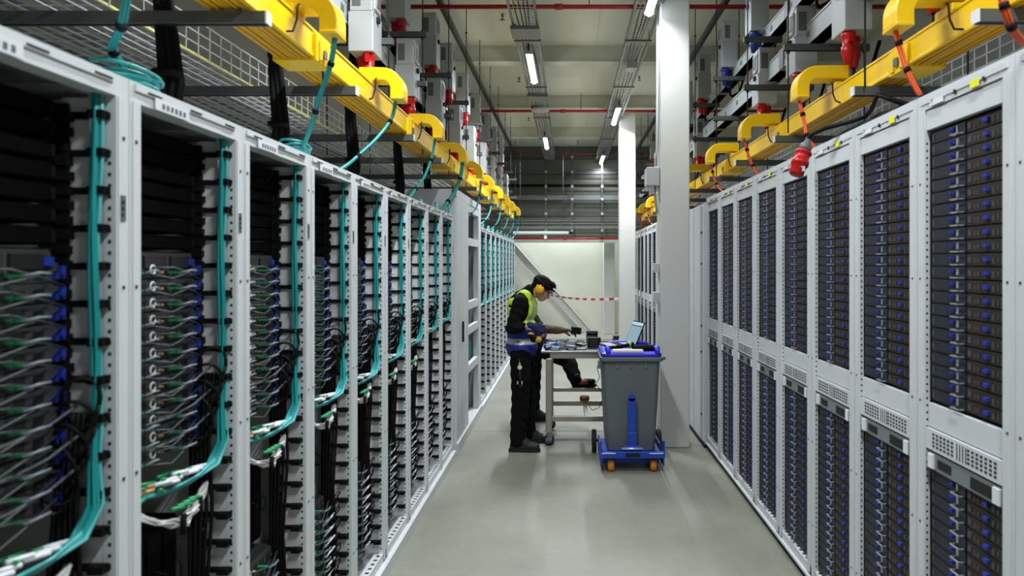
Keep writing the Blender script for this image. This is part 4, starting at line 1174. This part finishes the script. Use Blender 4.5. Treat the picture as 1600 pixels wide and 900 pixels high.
dL = (V(.35,-.35,-.8)); hL = hand_items(wrL, dL, V(0,-.6,-.8), .9, .8, 1)
blob('body',bi+hand_items(wrR,dR,V(.15,.9,-.35),.85,.7,-1)+hand_items(wrL,dL,V(0,-.6,-.8),.8,.8,1),'skin',p1,voxel=.0085,smooth=3)
b = MB()
for s_ in (-1,1):
    e = hp(.088,s_*.03,.008); b.lathe(tuple(e),[(.004,-.004),(.008,0),(.004,.004)],10,axis='x')
b.build('eyes','hole',p1)
b = MB(); b.tube([hp(.098,-.018,-.058),hp(.103,0,-.057),hp(.098,.018,-.058)],.0035,6); b.build('lips',mat('lips',(160,92,84),.5),p1)
# hair
hi = [('e',head+u*.045-f*.014,(.108,.084,.075),HM),('e',hp(-.06,0,.0),(.045,.066,.055),HM),('e',hp(.04,0,.062),(.045,.06,.03),HM)]
rr = random.Random(8)
for i in range(26):
    a = rr.uniform(-1,1); c_ = rr.uniform(-.9,1.0); pnt = hp(.09*c_, .06*a, .045+.062*math.sqrt(max(0,1-.5*c_*c_-.4*a*a)))
    hi.append(('c',pnt,pnt+f*.028+u*rr.uniform(-.004,.012)+sdv*rr.uniform(-.01,.01),.013,.008))
blob('hair',hi,'hair',p1,voxel=.007,smooth=2)
# ear defenders
ed = thing('ear_defenders','x','x'); ed.parent = p1
for k in ('category',): del ed[k]
ed['label'] = 'yellow ear defenders'
for s_ in (-1,1):
    b = MB(); c0 = hp(-.008,s_*.078,-.012); n = 22
    along(c0, V(0,s_,0), [(.036,0),(.042,.004),(.042,.022),(.032,.036),(.012,.041)], n=n, mb=b)
    b.build('ear_cup','earcup',ed)
    b = MB(); along(c0, V(0,s_,0), [(.034,-.012),(.038,-.008),(.038,0)], n=n, mb=b); b.build('cushion','black',ed)
b = MB(); pts = []
for k in range(13):
    a = -PI/2+PI*k/12*1.0; pts.append(hp(-.008, .112*math.sin(a), -.012+.13*math.cos(a)))
b.tube(pts,.006,8); b.build('headband','black',ed)
g_ = thing('safety_glasses','x','x'); g_.parent = p1
for k in ('label','category'): del g_[k]
b = MB()
for s_ in (-1,1): 
    c0 = hp(.108,s_*.03,.006); along(c0,f,[(.026,-.002),(.026,.002)],n=14,mb=b)
b.build('lens','glass',g_)
b = MB(); b.tube([hp(-.01,-.082,.005),hp(.085,-.078,.016),hp(.11,-.03,.03),hp(.112,0,.024),hp(.11,.03,.03),hp(.085,.078,.016),hp(-.01,.082,.005)],.005,6); b.build('frame','black',g_)
# dark head strap / lamp
b = MB(); n = 24
b.tube([hp(.0+.112*math.cos(2*PI*k/n),.088*math.sin(2*PI*k/n),.05) for k in range(n+1)],.009,6); b.build('head_strap','black',p1)
# jacket (long sleeved)
ji = [('e',chest+V(-.01,0,0),(.135,.185,.17),E0),('e',wai,(.125,.165,.16),E0),('e',pel+V(0,0,.03),(.13,.17,.12),E0),('c',chest,nb-V(.02,0,.02),.115,.082),
      ('c',shR,nb-V(.03,0,.03),.072,.07),('c',shL,nb-V(.03,0,.03),.072,.07),('c',nb-V(.02,0,.01),nb+V(.012,0,.028),.078,.070),
      ('c',shR,elR,.07,.058),('c',elR,elR.lerp(wrR,.55),.058,.046),('c',shL,elL,.07,.058),('c',elL,elL.lerp(wrL,.5),.058,.046)]
def wr(amp, fr):
    return lambda c: c+V(amp*math.sin(c.z*fr+c.y*30), amp*math.sin(c.z*fr*1.3+c.x*40), 0)
blob('black_jacket',ji,'cloth',p1,voxel=.010,smooth=3,disp=wr(.003,70))
# vest: lime above, blue below, reflective bands
vi = [('e',chest+V(-.005,0,.0),(.148,.186,.165),E0),('e',wai,(.15,.186,.16),E0),('e',pel+V(0,0,.0),(.155,.192,.125),E0),('c',shR.lerp(nb,.45)+V(0,0,.01),nb-V(.03,-.01,.03),.078,.078),('c',shL.lerp(nb,.45)+V(0,0,.01),nb-V(.03,.01,.03),.078,.078),('c',wai,pel,.15,.155)]
def va(c):
    z = c.z; 
    if z < 1.145:
        if 1.005 < z < 1.055: return 2
        return 1
    ay = abs(c.y)
    if .095 < ay < .13 and c.x > -.08: return 2
    if c.x > .1 and ay < .012: return 3
    return 0
vest = blob('safety_vest',vi,['hiviz','vestblue','refl','black'],p1,voxel=.009,smooth=3,assign=va,disp=wr(.003,50))
# cut the vest open at hem, neck and armholes
bm = bmesh.new(); bm.from_mesh(vest.data)
dead = []
for fc in bm.faces:
    c = fc.calc_center_median()
    if c.z < .885 or (c-(nb+V(.03,0,.02))).length < .085 or c.z > 1.52: dead.append(fc); continue
    for sh in (shR, shL):
        dd = c-(sh+V(0,0,-.05)); 
        if abs(c.y) > .135 and (dd.x**2/.085**2+dd.z**2/.14**2) < 1 and c.y*sh.y > 0: dead.append(fc); break
bmesh.ops.delete(bm, geom=dead, context='FACES'); bm.to_mesh(vest.data); bm.free()
so = vest.modifiers.new('thick','SOLIDIFY'); so.thickness = .004
# trousers
ti = [('e',pel-V(0,0,.02),(.135,.172,.13),E0),('c',hipR,kneeR,.108,.088),('c',kneeR,ankR+V(-.005,0,.0),.088,.078),('c',hipL,kneeL,.108,.088),('c',kneeL,ankL+V(-.005,0,.0),.088,.078),
      ('e',hipR+V(.03,-.07,-.24),(.07,.035,.1),E0),('e',hipL+V(.06,.02,-.22),(.08,.06,.12),E0)]
blob('black_trousers',ti,'trouser',p1,voxel=.010,smooth=3,disp=wr(.004,55))
MB().box(-.04,-.01,-.215,-.205,.62,.64).build('knee_patch','boot',p1)
def boot(a, toe, parent, nm='boot', mm=('boot','sole'), s=1.0):
    a = Vector(a); toe = Vector(toe)
    bt = thing(nm,'x','x'); bt.parent = parent
    for k in ('label','category'): del bt[k]
    d = (toe-a); d.z = 0; d.normalize(); g0 = V(a.x,a.y,toe.z)
    up = V(0,0,1)
    it = [('c',a+up*.09,a+up*.0,.060*s,.060*s),('c',a+up*.02,g0+d*.08+up*.062,.060*s,.05*s),('c',g0-d*.035+up*.05,g0+d*.10+up*.052,.05*s,.048*s),('c',g0+d*.10+up*.052,g0+d*.165+up*.045,.048*s,.04*s)]
    blob('upper',it,mm[0],bt,voxel=.008,smooth=3)
    sd2 = V(-d.y,d.x,0); b = MB(); ring = []
    prof = [(-.09,.03),(-.075,.042),(0,.045),(.08,.05),(.15,.05),(.195,.034),(.208,.012)]
    pts = [(x,y) for x,y in prof]+[(x,-y) for x,y in prof[::-1]]
    r0 = [g0+d*x*s+sd2*y*s+up*.0 for x,y in pts]; r1 = [g0+d*x*s+sd2*y*s+up*.028 for x,y in pts]
    loft(b,[r0,r1]); b.build('sole',mm[1],bt,bevel=.004)
    return bt
boot(ankR,ankR+V(.2,-.02,-.10),p1); boot(ankL,ankL+V(.2,.03,-.10),p1)
# gloves
blob('right_glove',hand_items(wrR,dR,V(.15,.9,-.35),1.0,.7,-1)+[('c',wrR-dR*.02,wrR,.032,.033)],['glove','glovey'],p1,voxel=.006,smooth=2,assign=lambda c: 1 if (c-wrR).length<.02 else 0,label='blue work glove')
blob('left_glove',hand_items(wrL,dL,V(0,-.6,-.8),1.05,.8,1)+[('c',wrL-dL*.02,wrL,.032,.033)],['glove','glovey'],p1,voxel=.006,smooth=2,assign=lambda c: 1 if (c-wrL).length<.035 else 0,label='blue work glove with a yellow cuff')
# badge reel
b = MB(); b.tube([q(-.46,6.655,.88),q(-.455,6.645,.82)],.003,6); b.tube([q(-.455,6.645,.78),q(-.452,6.64,.68)],.003,6); b.build('key_strap','box2',p1)
b = MB(); c0 = q(-.455,6.642,.80); along(c0,V(0,-1,0),[(.022,0),(.022,.006),(.012,.009)],n=16,mb=b); b.build('badge_reel','wlabel',p1)
b = MB(); b.box(c0.x-.01,c0.x+.008,c0.y-.01,c0.y-.002,c0.z+.025,c0.z+.045); b.build('green_tab','lgreen',p1)
b = MB(); c1 = q(-.452,6.635,.665)
for dx in (-.022,.018): b.box(c1.x+dx-.006,c1.x+dx+.006,c1.y-.004,c1.y+.004,c1.z-.02,c1.z+.01)
b.build('keys','silver',p1)
# cordless driver held in right hand
t = thing('cordless_driver','yellow and black cordless driver gripped in the blue glove','power tool')
g0 = V(-.27,6.6,1.1)
a0 = V(*P3(829,524,6.55)); a1 = V(*P3(842,531,6.53))
blob('motor_housing',[('c',a0+V(0,0,.0),a1,.03,.028)],['black','glovey'],t,voxel=.006,smooth=2,assign=lambda c: 1 if (c-a1).length<.034 or c.z>a0.z+.012 else 0)
blob('grip',[('c',a1+V(-.01,0,.01),V(*P3(840,519,6.57)),.018,.018)],'black',t,voxel=.006,smooth=2)
blob('battery',[('e',V(*P3(834,531,6.55)),(.034,.03,.026),E0)],'black',t,voxel=.006)
# blue cloth-gloved unit being worked on
t = thing('scanner','blue handheld device with two pale labels lying at the table corner','device')
c0 = V(*P3(862,527,7.0)); c0.z = TZ+.035
blob('body',[('c',c0+V(-.05,-.02,-.005),c0+V(.03,.02,.01),.03,.035)],'bluep',t,voxel=.007,smooth=3)
T = Matrix.Translation(c0+V(.03,-.06,-.02)) @ Euler((math.radians(35),.15,.3)).to_matrix().to_4x4()
b = MB(); b.box(-.035,.035,-.004,.004,-.016,.03,T=T); b.build('label','wlabel',t,bevel=.002)
T2 = Matrix.Translation(c0+V(-.035,-.05,.0)) @ Euler((math.radians(35),-.2,.5)).to_matrix().to_4x4()
b = MB(); b.box(-.022,.022,-.004,.004,-.01,.01,T=T2); b.build('small_label','wlabel',t,bevel=.002)
b = MB(); b.box(-.045,.045,.005,.03,-.018,.02,T=T); b.build('housing','box2',t,bevel=.004)

# ---- person 2 : behind, mostly hidden, leaning on the table, foot on the rail
p2 = thing('person','person in dark clothes mostly hidden behind the first, one foot on the table rail','person',(-.38,8.05,0))
Lc2 = V(-.38,8.05,0)
def q2(x,y,z): return V(x,y,z)-Lc2
hR2, hL2 = q2(-.36,8.0,.84), q2(-.40,8.2,.86)
kR2 = q2(-.01,7.88,.70); aR2 = q2(*[.085,7.70,.475])
kL2, aL2 = q2(-.40,8.15,.48), q2(-.40,8.05,.10)
pel2, wai2, ch2, nb2 = q2(-.42,8.1,.90), q2(-.49,8.08,1.02), q2(-.52,8.02,1.18), q2(-.50,7.92,1.25)
hd2 = q2(-.48,7.82,1.27)
sR2, sL2 = q2(-.42,7.88,1.19), q2(-.62,8.1,1.2)
eR2, eL2 = q2(-.30,7.72,1.06), q2(-.5,7.85,1.03)
wR2 = q2(-.09,7.40,1.075); wL2 = q2(-.36,7.65,1.0)
dR2 = V(.8,-.15,.0); dL2 = V(.7,-.5,-.2)
b2 = [('e',hd2,(.09,.085,.1),E0),('e',hd2+V(.04,-.03,-.06),(.05,.05,.05),E0),('e',hd2+V(.08,-.05,-.02),(.014,.014,.02),E0),('c',nb2,hd2,.058,.055),('e',hd2+V(.03,-.08,0),(.02,.012,.03),E0),('e',ch2,(.13,.16,.13),E0),('e',wai2,(.12,.15,.13),E0),('e',pel2,(.13,.16,.12),E0),('c',ch2,nb2,.09,.06),
      ('c',sR2,nb2,.055,.05),('c',sL2,nb2,.055,.05),('c',sR2,eR2,.05,.038),('c',eR2,wR2,.038,.028),('c',sL2,eL2,.05,.038),('c',eL2,wL2,.038,.028),
      ('c',hR2,kR2,.085,.055),('c',kR2,aR2,.055,.038),('c',hL2,kL2,.085,.055),('c',kL2,aL2,.055,.038),('c',aR2,aR2+V(.12,-.02,-.01),.036,.03),('c',aL2,aL2+V(.12,0,-.045),.036,.03),('c',pel2,wai2,.12,.12),('c',wai2,ch2,.12,.12)]
blob('body',b2+hand_items(wR2,dR2,V(0,-.3,-1),.85,.6,1)+hand_items(wL2,dL2,V(0,0,-1),.8,.6,1),'skin',p2,voxel=.010,smooth=3)
blob('hair',[('e',hd2+V(-.012,.005,.05),(.102,.094,.075),E0),('e',hd2+V(-.045,.02,.0),(.07,.085,.08),E0)],'hair',p2,voxel=.010)
b = MB()
for dy in (-.06,.0): b.lathe(tuple(hd2+V(.082,dy-.0,.0)),[(.004,-.004),(.009,0),(.004,.004)],10,axis='x')
b.build('eyes','hole',p2)
blob('dark_jacket',[('e',ch2,(.145,.175,.145),E0),('e',wai2,(.135,.165,.15),E0),('e',pel2,(.14,.17,.12),E0),('c',pel2,wai2,.14,.14),('c',wai2,ch2,.14,.14),('c',ch2,nb2,.11,.078),('c',sR2,nb2,.07,.068),('c',sL2,nb2,.07,.068),('c',sR2,eR2,.068,.056),('c',sL2,eL2,.068,.056),('c',eL2,wL2,.056,.042)],'cloth',p2,voxel=.011,disp=wr(.003,60))
blob('brown_sleeve',[('c',eR2+V(-.01,0,0),eR2.lerp(wR2,.85),.058,.044)],'tansl',p2,voxel=.009,disp=wr(.003,90),label='mottled brown sleeve')
blob('trousers',[('e',pel2-V(0,0,.03),(.14,.172,.12),E0),('c',hR2,kR2,.11,.092),('c',kR2,aR2+V(-.01,0,.03),.092,.07),('c',hL2,kL2,.11,.088),('c',kL2,aL2,.088,.074)],'trouser',p2,voxel=.011,disp=wr(.004,50))
blob('right_glove',[('c',wR2-dR2*.06,wR2,.046,.04)]+hand_items(wR2,dR2,V(0,-.3,-1),1.08,.6,1),'tansl',p2,voxel=.007,smooth=2,label='brown work glove')
blob('left_glove',hand_items(wL2,dL2,V(0,0,-1),1.05,.6,1),'tansl',p2,voxel=.008,smooth=2)
# shoe on rail (brown accents), boot on floor
boot(aL2,aL2+V(.2,0,-.10),p2)
sh = thing('shoe','x','x'); sh.parent = p2
del sh['category']; sh['label'] = 'black shoe with orange-brown upper resting on the rail'
ta = aR2; dd = V(.93,-.2,.16).normalized()
z0 = V(0,0,-.0)
blob('upper',[('c',ta+V(-.01,0,.06),ta+V(-.005,0,-.01),.056,.055),('c',ta+V(.0,0,-.02),ta+dd*.1+V(0,0,.0),.05,.044),('c',ta+dd*.1,ta+dd*.175+V(0,0,-.004),.044,.034)],['black','shoebr'],sh,voxel=.008,smooth=3,
     assign=lambda c: 1 if (ta.z+.05 > c.z > ta.z+.0 and .03 < (c-ta).dot(dd) < .125) else 0)
b = MB(); sdd = V(-dd.y,dd.x,0).normalized(); upv = dd.cross(sdd); upv = upv if upv.z>0 else -upv
prof = [(-.07,.03),(-.055,.042),(0,.043),(.08,.047),(.15,.046),(.195,.03),(.205,.012)]
pts = [(x,y) for x,y in prof]+[(x,-y) for x,y in prof[::-1]]
base = ta-upv*.060
loft(b,[[base+dd*x+sdd*y for x,y in pts],[base+dd*x+sdd*y+upv*.026 for x,y in pts]]); b.build('sole','sole',sh,bevel=.004)
# black block held in the brown glove
t = thing('black_block','matt black block held over the table in the brown glove','module')
T = Matrix.Translation(V(*P3(900,516.5,7.35))) @ Euler((0,.12,.2)).to_matrix().to_4x4()
MB().box(-.05,.05,-.03,.03,-.035,.035,T=T).build('case','black',t,bevel=.005)
MB().box(-.052,-.05,-.02,.02,-.02,.02,T=T).build('port','box2',t)
# tape roll on lower rail
t = thing('tape_roll','small amber and black roll sitting on the lower rear table rail','roll',(.165,7.62,.30))
MB().lathe((0,0,0),[(.02,0),(.045,.004),(.052,.02),(.052,.04),(.045,.056),(.02,.06)],24).build('roll','shoebr',t)
MB().lathe((0,0,.0),[(.053,.026),(.053,.034)],24).build('band','black',t)
